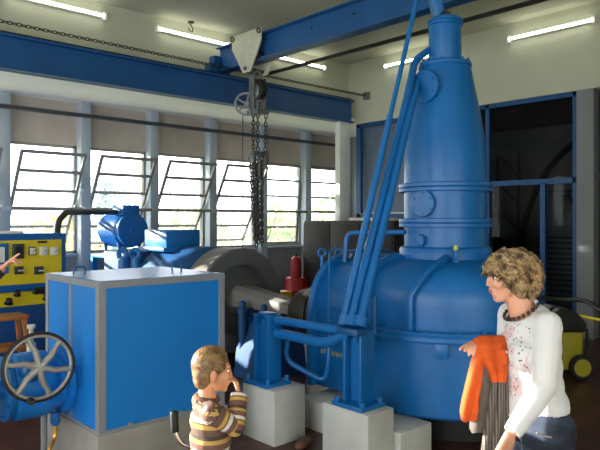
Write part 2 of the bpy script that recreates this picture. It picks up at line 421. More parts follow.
# steel column at the opening, the blue framed partition
struct(MB().bx(XR-.02, XR+.2, 3.72, 3.97, 0, ZL).build('trim_20', M('grey column paint', '#83888c', .6, 0, .08, 2), bevel=.01))
part = sempty('window_13', (XR+.08, 5.5, 0))
f = MB(); x0, x1 = -.04, .04
def fy(a, b, z0, z1): f.bx(x0, x1, a-5.5, b-5.5, z0, z1)
for y in (3.98, 5.44): fy(y, y+.07, 0, ZL)
fy(4.48, 4.56, 0, 2.33); fy(3.98, 5.5, 2.31, 2.39); fy(3.98, 8.4, ZL-.07, ZL); fy(3.98, 5.5, 0, .1); fy(6.9, 6.97, 1.8, ZL); fy(8.3, 8.42, 1.8, ZL); fy(5.5, 8.4, 1.8, 1.87); fy(5.5, 8.4, 1.0, 1.06)
f.build('frame', DBLUE, part)
g = MB(); g.bx(-.004, .004, 4.05-5.5, 5.44-5.5, 2.39, ZL-.07); g.bx(-.004, .004, 4.05-5.5, 5.44-5.5, .1, 2.31); g.build('pane', DGLASS, part)
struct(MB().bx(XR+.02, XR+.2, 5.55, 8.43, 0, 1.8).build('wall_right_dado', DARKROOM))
sh = thing('roller_shutter', 'blue grey ribbed roller shutter behind the blue pipes', 'shutter', (XR+.2, 7.6, 1.87))
m = MB(); z = 1.87
while z < ZL-.05:
    m.bx(-.02, .02, -.75, .75, z-1.87, z-1.87+.07); m.bx(-.005, .03, -.75, .75, z-1.87+.07, z-1.87+.09); z += .09
m.build('slats', M('blue grey shutter paint', '#6d7c92', .5, .2, .08, 4), sh)
MB().bx(-.03, .03, -.75, .75, -.02, .03).build('bottom_rail', STAY, sh)
# white pillar under the end of the runway beam
struct(MB().bx(8.68, 8.98, 8.27, 8.4, 0, ZL).build('pillar', WHITEP, bevel=.01))

# conduit on the window wall, window control shaft
tag(MB().tube([(-1, 9.78, 3.45), (10.5, 9.78, 3.45)], .035, 10).build('wall_conduit', DARKPL), 'long dark conduit running along the wall above the windows', 'pipe')
cr = thing('control_shaft', 'thin dark window opening shaft running across the pillars at mid window height', 'window shaft', (.5, YW-.08, PZ))
MB().tube([(0, -.11, 0), (10.1, -.11, 0)], .028, 10).build('shaft', FRAME, cr)
for x in COLS[1:-1]:
    MB().bx(x-.52-.05, x-.52+.1, -.14, -.08, -.03, .03).build('bearing', STAY, cr)

# ------------------------------------------------------------------ lights of the hall
def fluor(p0, axis, L, nrm, label):
    r = thing('fluorescent_light', label, 'ceiling light', p0, 0, 'fluorescent tubes on the cream walls')
    ax = V(axis); n = V(nrm)
    b = MB(); b.bar(ax*.02+n*.025, ax*(L-.02)+n*.025, .06, .05); b.build('housing', WHITEP, r)
    MB().cyl(ax*.04+n*.075, ax*(L-.04)+n*.075, .02).build('tube', TUBE, r)
    for t in (0, L-.05): MB().bar(ax*t+n*.03, ax*(t+.05)+n*.03, .07, .11).build('end_cap', WHITEP, r)
lb = ['fluorescent tube at the top left edge, above the hanging chain', 'fluorescent tube between the top left one and the trolley plate', 'fluorescent tube just right of the trolley, under the crane bridge']
fluor((2.62, YU, 4.72), (1, 0, 0), 1.42, (0, -1, 0), lb[0])
fluor((4.86, YU, 4.72), (1, 0, 0), 1.42, (0, -1, 0), lb[1])
fluor((7.15, YU, 4.72), (1, 0, 0), 1.42, (0, -1, 0), lb[2])
fluor((XR, 7.62, 4.69), (0, -1, 0), 1.42, (-1, 0, 0), 'fluorescent tube left of the blue tower top, behind the bent pipes')
fluor((XR, 5.06, 4.66), (0, -1, 0), 1.38, (-1, 0, 0), 'fluorescent tube on the right wall above the dark opening')

# ------------------------------------------------------------------ overhead crane
rb = thing('runway_beam', 'long dark blue crane runway beam along the window side', 'beam', (XW0, 8.33, 3.66))
L = 9.05-XW0
b = MB(); b.bx(0, L, -.02, .02, 0, .45); b.build('web', BEAMBLUE, rb)
MB().bx(0, L, -.1, .09, 0, .03).build('bottom_flange', BEAMBLUE, rb)
MB().bx(0, L, -.1, .09, .42, .45).build('top_flange', BEAMBLUE, rb)
MB().bx(0, L, -.025, .025, .45, .49).build('rail', DARKST, rb)
cb = thing('crane_bridge', 'blue crane bridge beam crossing overhead toward the tower', 'beam', (6.0, 8.45, 4.19))
LB = 12.2
def cbx(x0, x1, z0, z1, name, y0=0, y1=LB, mat=BEAMBLUE):
    MB().bx(x0, x1, -y1, -y0, z0, z1).build(name, mat, cb)
cbx(-.012, .012, 0, .4, 'web'); cbx(-.1, .1, 0, .03, 'bottom_flange'); cbx(-.1, .1, .38, .4, 'top_flange')
MB().bx(-.16, .16, -.05, .1, -.04, .26).build('end_carriage', DBLUE, cb)
for y in (.9, 2.2, 3.0, 3.8, 4.6): MB().cyl((-.012, -y, .25), (-.03, -y, .25), .018, seg=8).build('bolt', DARKST, cb)
m = MB(); m.bx(-.3, -.16, -.15, .02, -.04, .1); m.build('buffer', DBLUE, cb)
tag(MB().bx(6.98, 7.02, -3.8, 8.5, 4.31, 4.36).build('crane_rail', DARKST), 'thin dark rail running overhead parallel to the blue bridge beam', 'rail')
hc = thing('hanging_chain', 'long rusty chain strung along the wall above the blue runway beam', 'chain', (9.25, 8.08, 4.2))
MB().chain((-12.9, 0, .07), (-.05, 0, 0), .055, .007, .04).build('links', DARKST, hc)
MB().bx(-.04, .02, -.07, .07, -.07, .07).build('wall_plate', STEEL, hc)
ck = thing('ceiling_hook', 'small dark hook hanging from the ceiling above the second tube', 'hook', (5.42, 8.45, ZC))
MB().lathe([(.05, -.02), (.05, 0)], seg=16).build('base_plate', DARKST, ck)
MB().tube([(0, 0, 0), (0, 0, -.06), (.04, 0, -.1), (.03, 0, -.15), (-.03, 0, -.15), (-.04, 0, -.1)], .012, 8).build('hook', STEEL, ck)
# trolley and hoist
TX, TY = 5.83, 7.55
tr = thing('hoist_trolley', 'cream plated trolley clamped on the blue crane bridge', 'trolley', (6.0, TY, 4.02))
for sx in (-.17, .17):
    m = MB(); poly = [(sx, -.36, .62), (sx, .36, .62), (sx, .36, .42), (sx, .08, 0), (sx, -.1, 0), (sx, -.36, .42)]
    m.prism(poly, (.03, 0, 0)); m.build('side_plate', CREAMPL, tr, bevel=.006)
for y in (-.22, .22):
    MB().cyl((-.14, y, .24), (-.03, y, .24), .06).build('wheel', DARKST, tr); MB().cyl((.03, y, .24), (.14, y, .24), .06).build('wheel', DARKST, tr)
for y in (-.33, .33):
    MB().torus((-.185, y, .57), (1, 0, .3), .035, .01, 14, 6).build('shackle', DARKST, tr)
m = MB(); m.cyl((-.2, 0, .06), (.22, 0, .06), .03); m.build('axle', STEEL, tr)
ho = thing('chain_hoist', 'grey hand chain hoist with spoked wheel hanging under the trolley', 'hoist', (5.99, TY-.09, 3.34))
m = MB(); m.lathe([(.07, -.1), (.13, -.08), (.13, .08), (.07, .1)], (0, 0, .38), (1, 0, 0), 24); m.build('gear_housing', STEEL, ho, bevel=.006)
m = MB(); m.torus((0, 0, .63), (1, 0, 0), .085, .022, 18, 8); m.build('top_hook', STEEL, ho)
m = MB()
for s in (-.11, .11): m.bx(s-.015, s+.015, -.06, .06, .06, .6)
m.bx(-.12, .12, -.14, .12, .04, .1); m.build('side_frame', STEEL, ho, bevel=.005)
m = MB(); m.cyl((-.05, -.03, .42), (.05, -.03, .42), .16, seg=28); m.build('load_wheel', DARKST, ho, bevel=.01)
hw = V((-.16, .07, .19)); wdir = V((-.55, -.8, .1)).normalized()
m = MB(); m.torus(hw, wdir, .17, .02, 32, 8)
u = wdir.orthogonal().normalized(); w_ = wdir.cross(u)
for k in range(5):
    an = 2*PI*k/5; m.tube([hw, hw+(u*math.cos(an)+w_*math.sin(an))*.165], .014, 6)
m.cyl(hw-wdir*.04, hw+wdir*.04, .04); m.tube([hw, V((0, 0, .2))], .02, 8)
m.build('hand_wheel', GREYFR, ho)
for a, b in (((-.1, -.02, .05), (-.1, -.02, -.56)), ((-.02, -.03, .05), (-.02, -.03, -.53)), ((.1, -.08, .05), (.1, -.06, -.6))): MB().chain(a, b, .06, .01).build('load_chain', DARKST, ho)
m = MB(); m.bx(-.14, -.09, -.08, .03, -.72, -.56); m.bx(.08, .14, -.1, .0, -.74, -.56); m.bx(-.14, .14, -.06, -.02, -.6, -.53); m.cyl((0, -.04, -.56), (0, -.04, -.95), .03); m.torus((0, -.04, -1.02), (1, 0, 0), .06, .02, 16, 6); m.build('hook_block', STEEL, ho, bevel=.005)
for k, (dx, dy) in enumerate(((-.1, 0), (-.05, -.04), (0, .02), (.04, -.05), (.08, 0), (-.02, .05), (-.12, .04))):
    MB().chain((dx, dy, -.62-.05*(k % 3)), (dx*.6+.02, dy*.6-.02, -2.0+.05*(k % 4)), .06, .01).build('hand_chain', DARKST, ho)
m = MB(); m.tube([(-.18, .14, .05), (-.18, .14, -2.1)], .006, 6); m.build('pull_cord', DARKST, ho)

# ------------------------------------------------------------------ blue cubicle on its plinth
BX0, BX1, BY0, BY1, BZ0, BZ1 = 1.77, 2.76, 3.85, 4.76, .345, 1.345
tag(MB().bx(BX0-.02, BX1+.03, BY0-.02, BY1+.03, 0, BZ0).build('concrete_plinth', PLINTH, bevel=.01), 'low grey concrete plinth under the blue metal cubicle', 'plinth')
bxr = thing('metal_cubicle', 'blue sheet metal cubicle with grey corner strips and top handles', 'cabinet', (BX0, BY0, BZ0))
W_, D_, H_ = BX1-BX0, BY1-BY0, BZ1-BZ0
MB().bx(.02, W_-.02, -.0, .02, .02, H_-.03).build('front_panel', BOXBLUE, bxr)
MB().bx(0, .02, .02, D_*.5-.01, .02, H_-.03).build('side_panel', BOXBLUE, bxr)
MB().bx(0, .02, D_*.5+.01, D_-.02, .02, H_-.03).build('side_panel', BOXBLUE, bxr)
MB().bx(W_-.02, W_, .02, D_-.02, .02, H_-.03).build('side_panel', BOXBLUE, bxr)
MB().bx(.02, W_-.02, D_-.02, D_, .02, H_-.03).build('back_panel', BOXBLUE, bxr)
m = MB(); e = .045; o_ = .006
for x in (0, W_):
    for y in (0, D_):
        sx = 1 if x == 0 else -1; sy = 1 if y == 0 else -1
        m.bx(x-sx*o_, x+sx*e, y-sy*o_, y+sy*.012, .022, H_-.047); m.bx(x-sx*o_, x+sx*.012, y+sy*.012, y+sy*e, .022, H_-.047)
for z0, z1 in ((0, .02), (H_-.045, H_)):
    for y, s in ((0, 1), (D_, -1)): m.bx(-o_-.001, W_+o_+.001, y-s*(o_+.001), y+s*.012, z0, z1)
    for x, s in ((0, 1), (W_, -1)): m.bx(x-s*(o_+.001), x+s*.012, .012, D_-.012, z0, z1)
m.bx(-o_, .015, D_*.5-.022, D_*.5+.022, .022, H_-.047)
m.build('frame', GREYFR, bxr)
LID = M('glossy pale blue top sheet', '#3f80cc', .28, .1, .1, 3)
MB().bx(.013, W_-.013, .013, D_-.013, H_-.03, H_+.003).build('lid', LID, bxr)
for (hx, hy) in ((.08, .6), (.82, .46)):
    p = V((hx, hy, H_)); d = V((.085, 0, 0))
    MB().tube(smoothpath([p, p+V((0, 0, .06)), p+d+V((0, 0, .06)), p+d], .02), .007, 8).build('handle', BLUE, bxr)
for x in (.2, .6): MB().bx(x, x+.03, -.018, -.008, .001, .04).build('clamp', GREYFR, bxr)

# ------------------------------------------------------------------ valve with hand wheel
VY, VZ = 4.42, .61
va = thing('gate_valve', 'bright blue valve body with pipe beside the metal cubicle', 'valve', (1.565, VY, 0))
m = MB(); m.lathe([(.1, -.2), (.19, -.19), (.225, -.15), (.23, .0), (.22, .07), (.19, .11), (.19, .15), (.235, .155), (.235, .198), (.19, .2)], (0, 0, VZ), (1, 0, 0), 36); m.build('body', BOXBLUE, va)
m = MB(); m.lathe([(.215, -.225), (.215, -.185)], (0, 0, VZ), (1, 0, 0), 36); m.build('flange', BLUE, va, bevel=.006)
for k in range(8):
    an = 2*PI*(k+.5)/8; c = V((0, math.cos(an)*.185, VZ+math.sin(an)*.185)); MB().cyl(c+V((-.245, 0, 0)), c+V((-.165, 0, 0)), .014, seg=6).build('bolt', BLUE, va)
m = MB(); m.tube(smoothpath([(-.22, 0, VZ), (-.48, 0, VZ), (-.48, 0, .02)], .12, 8), .065, 20); m.build('pipe', BLUE, va)
m = MB(); m.cyl((-.09, -.16, VZ+.12), (-.09, -.25, VZ+.17), .08, .055); m.build('bonnet', BLUE, va, bevel=.006)
m = MB(); m.cyl((.09, .08, .0), (.09, .08, VZ-.18), .022, .022); m.build('support_post', GREYFR, va)
m = MB(); m.lathe([(.03, 0), (.03, .06), (.015, .07), (.015, .16), (.028, .165), (.028, .19)], (-.02, .02, VZ+.22), (0, 0, 1), 14); m.build('grease_cup', CREAMPL, va)
m = MB(); m.lathe([(.02, 0), (.035, .03), (.03, .09)], (.1, -.1, VZ-.29), (0, 0, 1), 14); m.build('drain_boss', BLUE, va)
m = MB(); m.tube(smoothpath([(.1, -.1, VZ-.26), (.1, -.1, VZ-.38), (.04, -.16, VZ-.42), (.03, -.17, VZ-.5)], .04), .014, 8); m.cyl((.02, -.17, VZ-.45), (.02, -.17, VZ-.52), .022, seg=10); m.build('drain_tap', BRASS, va)
whc = P_D(39, 367, 4.0); whn = V((-.12, -1, .04)).normalized()
wh = thing('hand_wheel', 'grey six spoked hand wheel in front of the blue valve body', 'hand wheel', (whc.x, whc.y, whc.z))
u = V((0, 0, 1)); u = (u-whn*u.dot(whn)).normalized(); w_ = whn.cross(u)
MB().torus((0, 0, 0), whn, .214, .014, 56, 12).build('rim', DARKST, wh); MB().torus(whn*.004, whn, .2, .0115, 56, 12).build('inner_rim', M('worn light steel', '#a09e98', .45, .3, .15, 8), wh)
for k in range(6):
    an = 2*PI*k/6+.2; d = u*math.cos(an)+w_*math.sin(an); s = u*math.cos(an+.12)+w_*math.sin(an+.12)
    MB().tube([whn*.015, d*.1+whn*.012, s*.16+whn*.005, s*.2], [.024, .02, .017, .019], 10).build('spoke', bpy.data.materials['worn light steel'], wh)
m = MB(); m.lathe([(.045, -.03), (.045, .015), (.03, .035)], (0, 0, 0), whn, 24); m.build('hub', bpy.data.materials['worn light steel'], wh)
kb = (-u*.93-w_*(-.3))*.212
m = MB(); m.lathe([(.012, 0), (.012, .02), (.02, .03), (.022, .09), (.014, .105)], kb, whn, 14); m.build('crank_knob', DARKST, wh)
m = MB(); sp = V((1.475, 4.19, VZ+.17))-whc; m.cyl((0, 0, 0), sp, .018, seg=14); m.build('spindle', STEEL, wh)

# ------------------------------------------------------------------ control desk
DX0, DX1, DY = .7, 2.83, 7.0
cd = thing('control_desk', 'yellow control panel with blue edges, dials and switches at left', 'control panel', (DX0, DY, 0))
LX = DX1-DX0
m = MB(); m.bx(0, LX, .02, .5, .98, 1.6); m.build('upper_case', PANELBLUE, cd, bevel=.008)
m = MB(); m.bx(0, LX, -.28, .5, 0, .84); m.build('lower_cabinet', M('desk cabinet dark blue', '#1c4a8c', .45, 0, .06, 3), cd, bevel=.008)
m = MB(); m.prism([(0, -.28, .84), (0, .5, .84), (0, .5, 1.0), (0, .02, .98)], (LX, 0, 0)); m.build('desk_case', PANELBLUE, cd)
MB().bx(.5, LX-.06, .0, .025, 1.05, 1.53).build('instrument_panel', YEL, cd)
m = MB(); m.prism([(.0, -.27, .853), (.0, -.02, .964), (.0, -.022, .97), (.0, -.272, .859)], (LX-.03, 0, 0)); m.build('switch_panel', YEL, cd)
def dpx(px, py): q = P_Y(px, py, DY); return q.x-DX0, q.z
def face(px0, py0, px1, py1, name, mat, y=-.012, dep=.02, bev=.003, par=None):
    a, za = dpx(px0, py0); c, zc = dpx(px1, py1)
    return MB().bx(a, c, y-dep/2, y+dep/2+.01, zc, za).build(name, mat, par or cd, bevel=bev)
for (a, b_, c, d) in ((12, 244, 23.5, 258.5),):
    p = face(a, b_, c, d, 'meter', DARKPL); face(14.5, 247, 21, 254, 'display', BLACK, -.03, .01, 0, cd)
for k, (x0, x1) in enumerate(((28.3, 35.5), (39, 47), (49.5, 57.5))):
    g0 = face(x0, 247, x1, 255, 'gauge', DARKPL if k == 0 else DIAL)
    face(x0+.8, 247.8, x1-.8, 254.2, 'dial', DIAL, -.026, .012, .002)
    a, z = dpx((x0+x1)/2, 252); MB().bar((a, -.036, z), (a+.025, -.036, z+.03), .003, .006, V((0, 1, 0))).build('needle', BLACK, cd)
face(37.5, 241, 46.5, 242.8, 'name_plate', BLACK)
for (x0, x1) in ((14, 23), (34, 43)):
    face(x0, 266.5, x1, 274, 'switch_plate', DARKPL); a, z = dpx((x0+x1)/2, 270.5); MB().bx(a-.01, a+.05, -.05, -.02, z-.006, z+.006).build('toggle', DIAL, cd)
for px, y, r in ((8.5, -.22, .035), (17, -.08, .03), (36, -.06, .03), (42, -.06, .03), (46, -.2, .03)):
    q = P_Y(px, 295, DY+y); z = .853+(y+.27)*.444; m = MB(); m.lathe([(r*1.4, 0), (r*1.3, .01), (r*.5, .015), (r*.5, .035), (r, .04), (r*.9, .06)], (q.x-DX0, y, z), (0, -.4, .91), 14); m.build('knob', BLACK, cd)
m = MB(); m.bx(.3, dpx(8, 245)[0], -.02, .02, 1.18, 1.5); m.build('blue_section', PANELBLUE, cd)
tag(face(-3, 247, 3.5, 262, 'panel_card', DIAL, -.04, .006, 0), 'x', 'x'); del bpy.data.objects['panel_card']['label']; del bpy.data.objects['panel_card']['category']
pp = tag(MB().box((2.22, 7.2, 1.615), (.32, .26, .03)).build('paper_stack', PAPER, bevel=.004), 'pale stack of papers lying on top of the yellow control panel', 'papers')
cp = [P_Y(57, 236, 7.3)+V((0, 0, -.05)), P_Y(57.5, 222, 7.3), P_Y(66, 212, 7.5), P_Y(80, 212, 8.0), P_Y(119, 212.3, 8.9)]
tag(MB().tube(smoothpath(cp, .25, 8), .04, 12).build('cable_conduit', M('dark cable sheath', '#3a3631', .7, 0, .2, 10)), 'thick dark cable curving from the yellow panel to the blue motor', 'cable')

# wooden stool behind the valve
st = thing('wooden_stool', 'orange brown wooden step stool behind the hand wheel', 'stool', (1.86, 6.0, 0))
MB().box((0, 0, .86), (.34, .26, .035)).build('seat', WOOD, st, bevel=.008)
for sx in (-1, 1):
    for sy in (-1, 1): MB().bar((sx*.13, sy*.09, .85), (sx*.24, sy*.16, 0), .035, .045).build('leg', WOOD, st, bevel=.004)
for z in (.3, .58):
    k = .13+.11*(1-z/.85)
    for sy in (-1, 1): MB().bar((-k, sy*(.09+.07*(1-z/.85)), z), (k, sy*(.09+.07*(1-z/.85)), z), .025, .04).build('rung', WOOD, st, bevel=.003)

# ------------------------------------------------------------------ generator line, axis along Y
AX, AZ = 4.5, .79
fl = thing('flywheel', 'large dark grey flywheel disc standing behind the blue cubicle', 'flywheel', (AX, 5.9, 0))
m = MB(); m.lathe([(.42, .12), (.43, .0), (.605, 0), (.625, .02), (.625, .36), (.605, .38), (.43, .38), (.42, .26)], (0, 0, AZ), (0, 1, 0), 96, False); m.build('rim', FLY, fl)
m = MB(); m.lathe([(.02, .085), (.25, .085), (.4, .11), (.425, .11), (.425, .27), (.4, .27), (.02, .3)], (0, 0, AZ), (0, 1, 0), 72); m.build('web', FLY, fl)
m = MB(); m.lathe([(.02, -.04), (.13, -.04), (.15, -.02), (.17, .1)], (0, 0, AZ), (0, 1, 0), 40); m.build('hub', FLY, fl)
for sy in (-.14,): pass
m = MB(); m.bx(-.3, .3, .02, .36, 0, .12); m.build('pit_cradle', DARKST, fl)
sf = thing('drive_shaft', 'dark steel shaft with coupling discs between flywheel and turbine', 'shaft', (AX, 4.9, 0))
m = MB(); m.cyl((0, .98, AZ), (0, -.98, AZ), .085, seg=28); m.build('shaft', STEEL, sf)
for y0, y1, r in ((-.78, -.68, .26), (-.64, -.5, .24), (-.46, -.38, .27), (-.36, -.26, .27), (-.22, -.08, .22)):
    m = MB(); m.lathe([(.08, y0), (r, y0), (r+.01, (y0+y1)/2), (r, y1), (.08, y1)], (0, 0, AZ), (0, 1, 0), 44); m.build('coupling_disc', DARKST, sf)
bp = thing('bearing_pedestal', 'dark blue bearing pedestal carrying the shaft beside the flywheel', 'bearing', (AX, 5.4, 0))
m = MB(); m.prism([(-.34, -.28, 0), (.34, -.28, 0), (.3, -.28, .3), (.16, -.28, .62), (-.16, -.28, .62), (-.3, -.28, .3)], (0, .5, 0)); m.build('base', M('matte dark blue paint', '#174a7c', .75, 0, .15, 3), bp, bevel=.01)
m = MB(); m.lathe([(.08, -.3), (.105, -.3), (.105, .24), (.08, .24)], (0, 0, AZ), (0, 1, 0), 32); m.build('housing', DBLUE, bp, bevel=.012)
for x in (-.25, .25):
    for y in (-.22, .16):
        m = MB(); m.lathe([(.05, 0), (.05, .5), (.065, .51), (.065, .55), (.04, .56), (.04, .62), (.02, .64)], (x, y, .2), (0, 0, 1), 14); m.build('bolt_post', DBLUE, bp)
sg = thing('shaft_guard', 'grey sloping sheet guard over the shaft beside the flywheel', 'guard', (AX, 5.0, .74))
def ring(y, w, z): return [(-w, y, .0), (-w, y, z*.75), (-w*.6, y, z), (w*.6, y, z), (w, y, z*.75), (w, y, .0)]
a, b_ = ring(.88, .17, .24), ring(-.06, .12, .13); m = MB(); n = 6
m._add(a+b_, [tuple(range(6)), tuple(range(11, 5, -1))]+[(i, (i+1) % 6, 6+(i+1) % 6, 6+i) for i in range(6)]); m.build('cover', M('light grey guard metal', '#807e7a', .6, .1, .08, 5), sg, bevel=.004)
for x in (-.17, .17): MB().bx(x-.02, x+.02, .5, .54, -.74, .02).build('leg', DBLUE, sg)
ge = thing('generator', 'big dark blue generator housing behind the flywheel', 'generator', (AX, 6.45, 0))
m = MB(); m.lathe([(.3, 0), (.52, .02), (.6, .1), (.62, .14), (.62, 1.0), (.6, 1.06), (.3, 1.14)], (0, 0, AZ), (0, 1, 0), 56); m.build('stator_housing', DBLUE, ge)
m = MB(); m.bx(-.7, .7, .1, 1.05, 0, .62); m.build('bed', DBLUE, ge, bevel=.015)
m = MB(); m.bx(-.35, .17, .6, 1.17, 1.38, 1.62); m.build('cooler_box', BLUE, ge, bevel=.012)
m = MB(); m.bx(-.42, .24, .55, 1.25, 1.34, 1.39); m.build('cooler_flange', BLUE, ge, bevel=.006)
m = MB(); m.bx(-.66, .1, 1.14, 1.75, .1, 1.32); m.build('terminal_case', bpy.data.materials['matte dark blue paint'], ge, bevel=.012)
ep = thing('eye_plate_bearing', 'bright blue casting with twin round eyes beneath the motor', 'bearing', P_D(129, 262, 7.6)*V((1, 1, 0)) if False else (3.72, 7.1, 0))
q = P_D(129, 262, 7.6)
ep.location = (q.x, q.y, 0)
m = MB(); m.box((0, 0, .56), (.34, .3, 1.12)); m.build('pedestal', BLUE, ep, bevel=.02)
for s in (-.07, .07):
    c = RT*s+FW*(s*.4); c.z = 1.33
    m = MB(); m.torus(c, FW*-1+RT*-.3, .055, .03, 22, 10); m.build('eye', BLUE, ep)
    m = MB(); m.cyl((c.x, c.y, 1.1), (c.x, c.y, 1.28), .06, .05); m.build('eye_foot', BLUE, ep)
# exciter motor on its stand
mo = thing('electric_motor', 'blue electric motor with terminal box standing high before the windows', 'motor', (3.98, 8.3, 0))
MZ = 1.6
mo.location = (P_D(132.5, 229, 9.3).x, P_D(132.5, 229, 9.3).y, 0)
m = MB(); pr = [(.1, -.02), (.2, -.01), (.255, .03), (.265, .06)]
for k in range(12): pr += [(.255, .08+k*.045), (.272, .09+k*.045), (.272, .105+k*.045), (.255, .115+k*.045)]
pr += [(.26, .64), (.22, .7), (.2, .72)]; m.lathe(pr, (0, 0, MZ), (0, 1, 0), 48); m.build('housing', BLUE, mo)
m = MB(); m.lathe([(.235, -.035), (.25, -.02), (.25, .02)], (0, 0, MZ), (0, 1, 0), 48); m.lathe([(.05, -.05), (.06, -.03)], (0, 0, MZ), (0, 1, 0), 20); m.build('end_shield', BLUE, mo)
MB().box((.0, .2, MZ+.3), (.28, .34, .15)).build('terminal_box', BLUE, mo, bevel=.012)
for x in (-.16, .16):
    for y in (.1, .55):
        m = MB(); m.lathe([(.06, 0), (.05, .02), (.025, .05), (.025, .12), (.045, .2)], (x, y, MZ-.38), (0, 0, 1), 12); m.build('foot', DBLUE, mo)
m = MB(); m.bx(-.3, .3, -.1, .8, MZ-.43, MZ-.38); m.build('stand_top', BLUE, mo, bevel=.006)
for x in (-.26, .26):
    for y in (-.06, .76): MB().bx(x-.04, x+.04, y-.04, y+.04, 0, MZ-.42).build('stand_leg', BLUE, mo)
MB().bx(-.2, .22, -.08, -.04, .2, MZ-.43).build('stand_panel', BLUE, mo)

# ------------------------------------------------------------------ the turbine
TC = P_D(445, 220, 5.29); TXc, TYc = TC.x, TC.y
tu = thing('turbine', 'huge blue turbine casing with ribbed dome and tall tapering tower', 'turbine', (TXc, TYc, 0))
m = MB(); m.lathe([(.5, .26), (.72, .26), (.735, .28), (.735, .84)], seg=96); m.build('lower_casing', BLUE, tu)
m = MB(); m.lathe([(.6, .835), (.79, .835), (.795, .845), (.795, .865), (.79, .872), (.79, .88), (.795, .89), (.795, .91), (.785, .918), (.6, .918)], seg=96); m.build('casing_flange', BLUE, tu)
dome = [(.73, .91), (.735, 1.1), (.73, 1.17), (.71, 1.25), (.67, 1.315), (.61, 1.365), (.53, 1.4), (.45, 1.42), (.38, 1.43)]
m = MB(); m.lathe(dome+[(.36, 1.5)], seg=96); m.build('dome', BLUE, tu)
m = MB(); m.lathe([(.36, 1.42), (.385, 1.43), (.385, 1.5), (.375, 1.52), (.345, 1.53), (.345, 1.69)], seg=72); m.build('tower_base', BLUE, tu)
for z, n_ in ((1.69, 'tower_flange'), (1.985, 'tower_flange')):
    m = MB(); m.lathe([(.3, z), (.385, z), (.39, z+.005), (.39, z+.03), (.38, z+.036), (.39, z+.042), (.39, z+.068), (.383, z+.073), (.3, z+.073)], seg=72); m.build(n_, BLUE, tu)
m = MB(); m.lathe([(.345, 1.76), (.345, 1.99)], seg=72); m.build('tower_ring', BLUE, tu)
m = MB(); m.lathe([(.345, 2.05), (.346, 2.15), (.34, 2.3), (.325, 2.45), (.3, 2.61), (.272, 2.76), (.245, 2.9), (.222, 3.02), (.21, 3.06)], seg=72); m.build('tower_cone', BLUE, tu)
m = MB(); m.lathe([(.1, 3.045), (.225, 3.05), (.225, 3.075), (.2, 3.09), (.145, 3.1), (.1, 3.1)], seg=56); m.build('neck_flange', BLUE, tu)
m = MB(); m.lathe([(.13, 3.09), (.138, 3.12), (.138, 3.4), (.15, 3.405), (.15, 3.425), (.14, 3.43), (.15, 3.435), (.15, 3.45), (.13, 3.47), (.05, 3.48)], seg=48); m.build('head_cylinder', BLUE, tu)
for k in range(14):
    an = 2*PI*k/14; c = V((math.cos(an)*.203, math.sin(an)*.203, 3.075)); MB().cyl(c, c+V((0, 0, .03)), .013, seg=6).build('neck_bolt', BLUE, tu)
def wd(x, y): return loc2w(x, y)
def cover(nx, ny, rad, z, r, name, nb):
    n = loc2w(nx, ny).normalized(); c = n*rad; c.z = z; m = MB()
    m.lathe([(r*.8, -.12), (r*.8, -.01), (r, -.01), (r, .012), (r*.94, .02), (.01, .022)], c, n, 36); o = m.build(name, BLUE, tu)
    u = V((0, 0, 1)); w = n.cross(u); mm = MB()
    for k in range(nb):
        an = 2*PI*k/nb; p = c+(u*math.cos(an)+w*math.sin(an))*r*.76; mm.cyl(p+n*.01, p+n*.03, .009, seg=6)
    mm.build('cover_bolt', BLUE, o)
cover(-.74, -.67, .285, 2.85, .138, 'inspection_cover', 6)
cover(-.67, -.74, .358, 1.885, .11, 'inspection_cover', 6)
cover(-.72, -.7, .362, 1.585, .05, 'gauge_cover', 4)
def rib(az0, az1, foot_z=.92):
    m = MB(); prof = [(.735, foot_z)]+dome[1:]; n = len(prof); rows = []
    for i, (r, z) in enumerate(prof):
        t = max(0, (i-2)/(n-3)); az = math.radians(az0+(az1-az0)*t)
        # unit outward in the meridian plane
        j0, j1 = max(0, i-1), min(n-1, i+1); dr, dz = prof[j1][0]-prof[j0][0], prof[j1][1]-prof[j0][1]; l = math.hypot(dr, dz) or 1
        nr, nz = dz/l, -dr/l; h = .06 if i < n-1 else .02
        d = loc2w(math.sin(az), -math.cos(az)); s = loc2w(math.cos(az), math.sin(az))
        q = []
        for off, hh in ((-.02, -.02), (-.02, h), (.02, h), (.02, -.02)):
            p = d*(r+nr*hh)+s*off; p.z = z+nz*hh; q.append(p)
        rows.append(q)
    vs = [p for q in rows for p in q]; fs = [(3, 2, 1, 0), tuple(4*(n-1)+k for k in range(4))]
    for i in range(n-1):
        for k in range(4): fs.append((4*i+k, 4*i+(k+1) % 4, 4*i+4+(k+1) % 4, 4*i+4+k))
    m._add(vs, fs); m.build('rib', BLUE, tu, bevel=.006)
rib(-63, -75); rib(-32, -8); rib(38, 52); rib(95, 95); rib(150, 150)
for az, z0 in ((-15, .74), (50, .74), (-62, .74)):
    a = math.radians(az); d = loc2w(math.sin(a), -math.cos(a)); s = loc2w(math.cos(a), math.sin(a))
    m = MB(); c = d*.755; c.z = .785; m.box(c, (.09, .07, .11), Matrix((s, d, V((0, 0, 1)))).transposed()); m.build('lug', BLUE, tu, bevel=.006)
for k in range(26):
    a = 2*PI*k/26; c = V((math.cos(a)*.765, math.sin(a)*.765, .915)); MB().cyl(c, c+V((0, 0, .022)), .014, seg=6).build('flange_bolt', BLUE, tu)
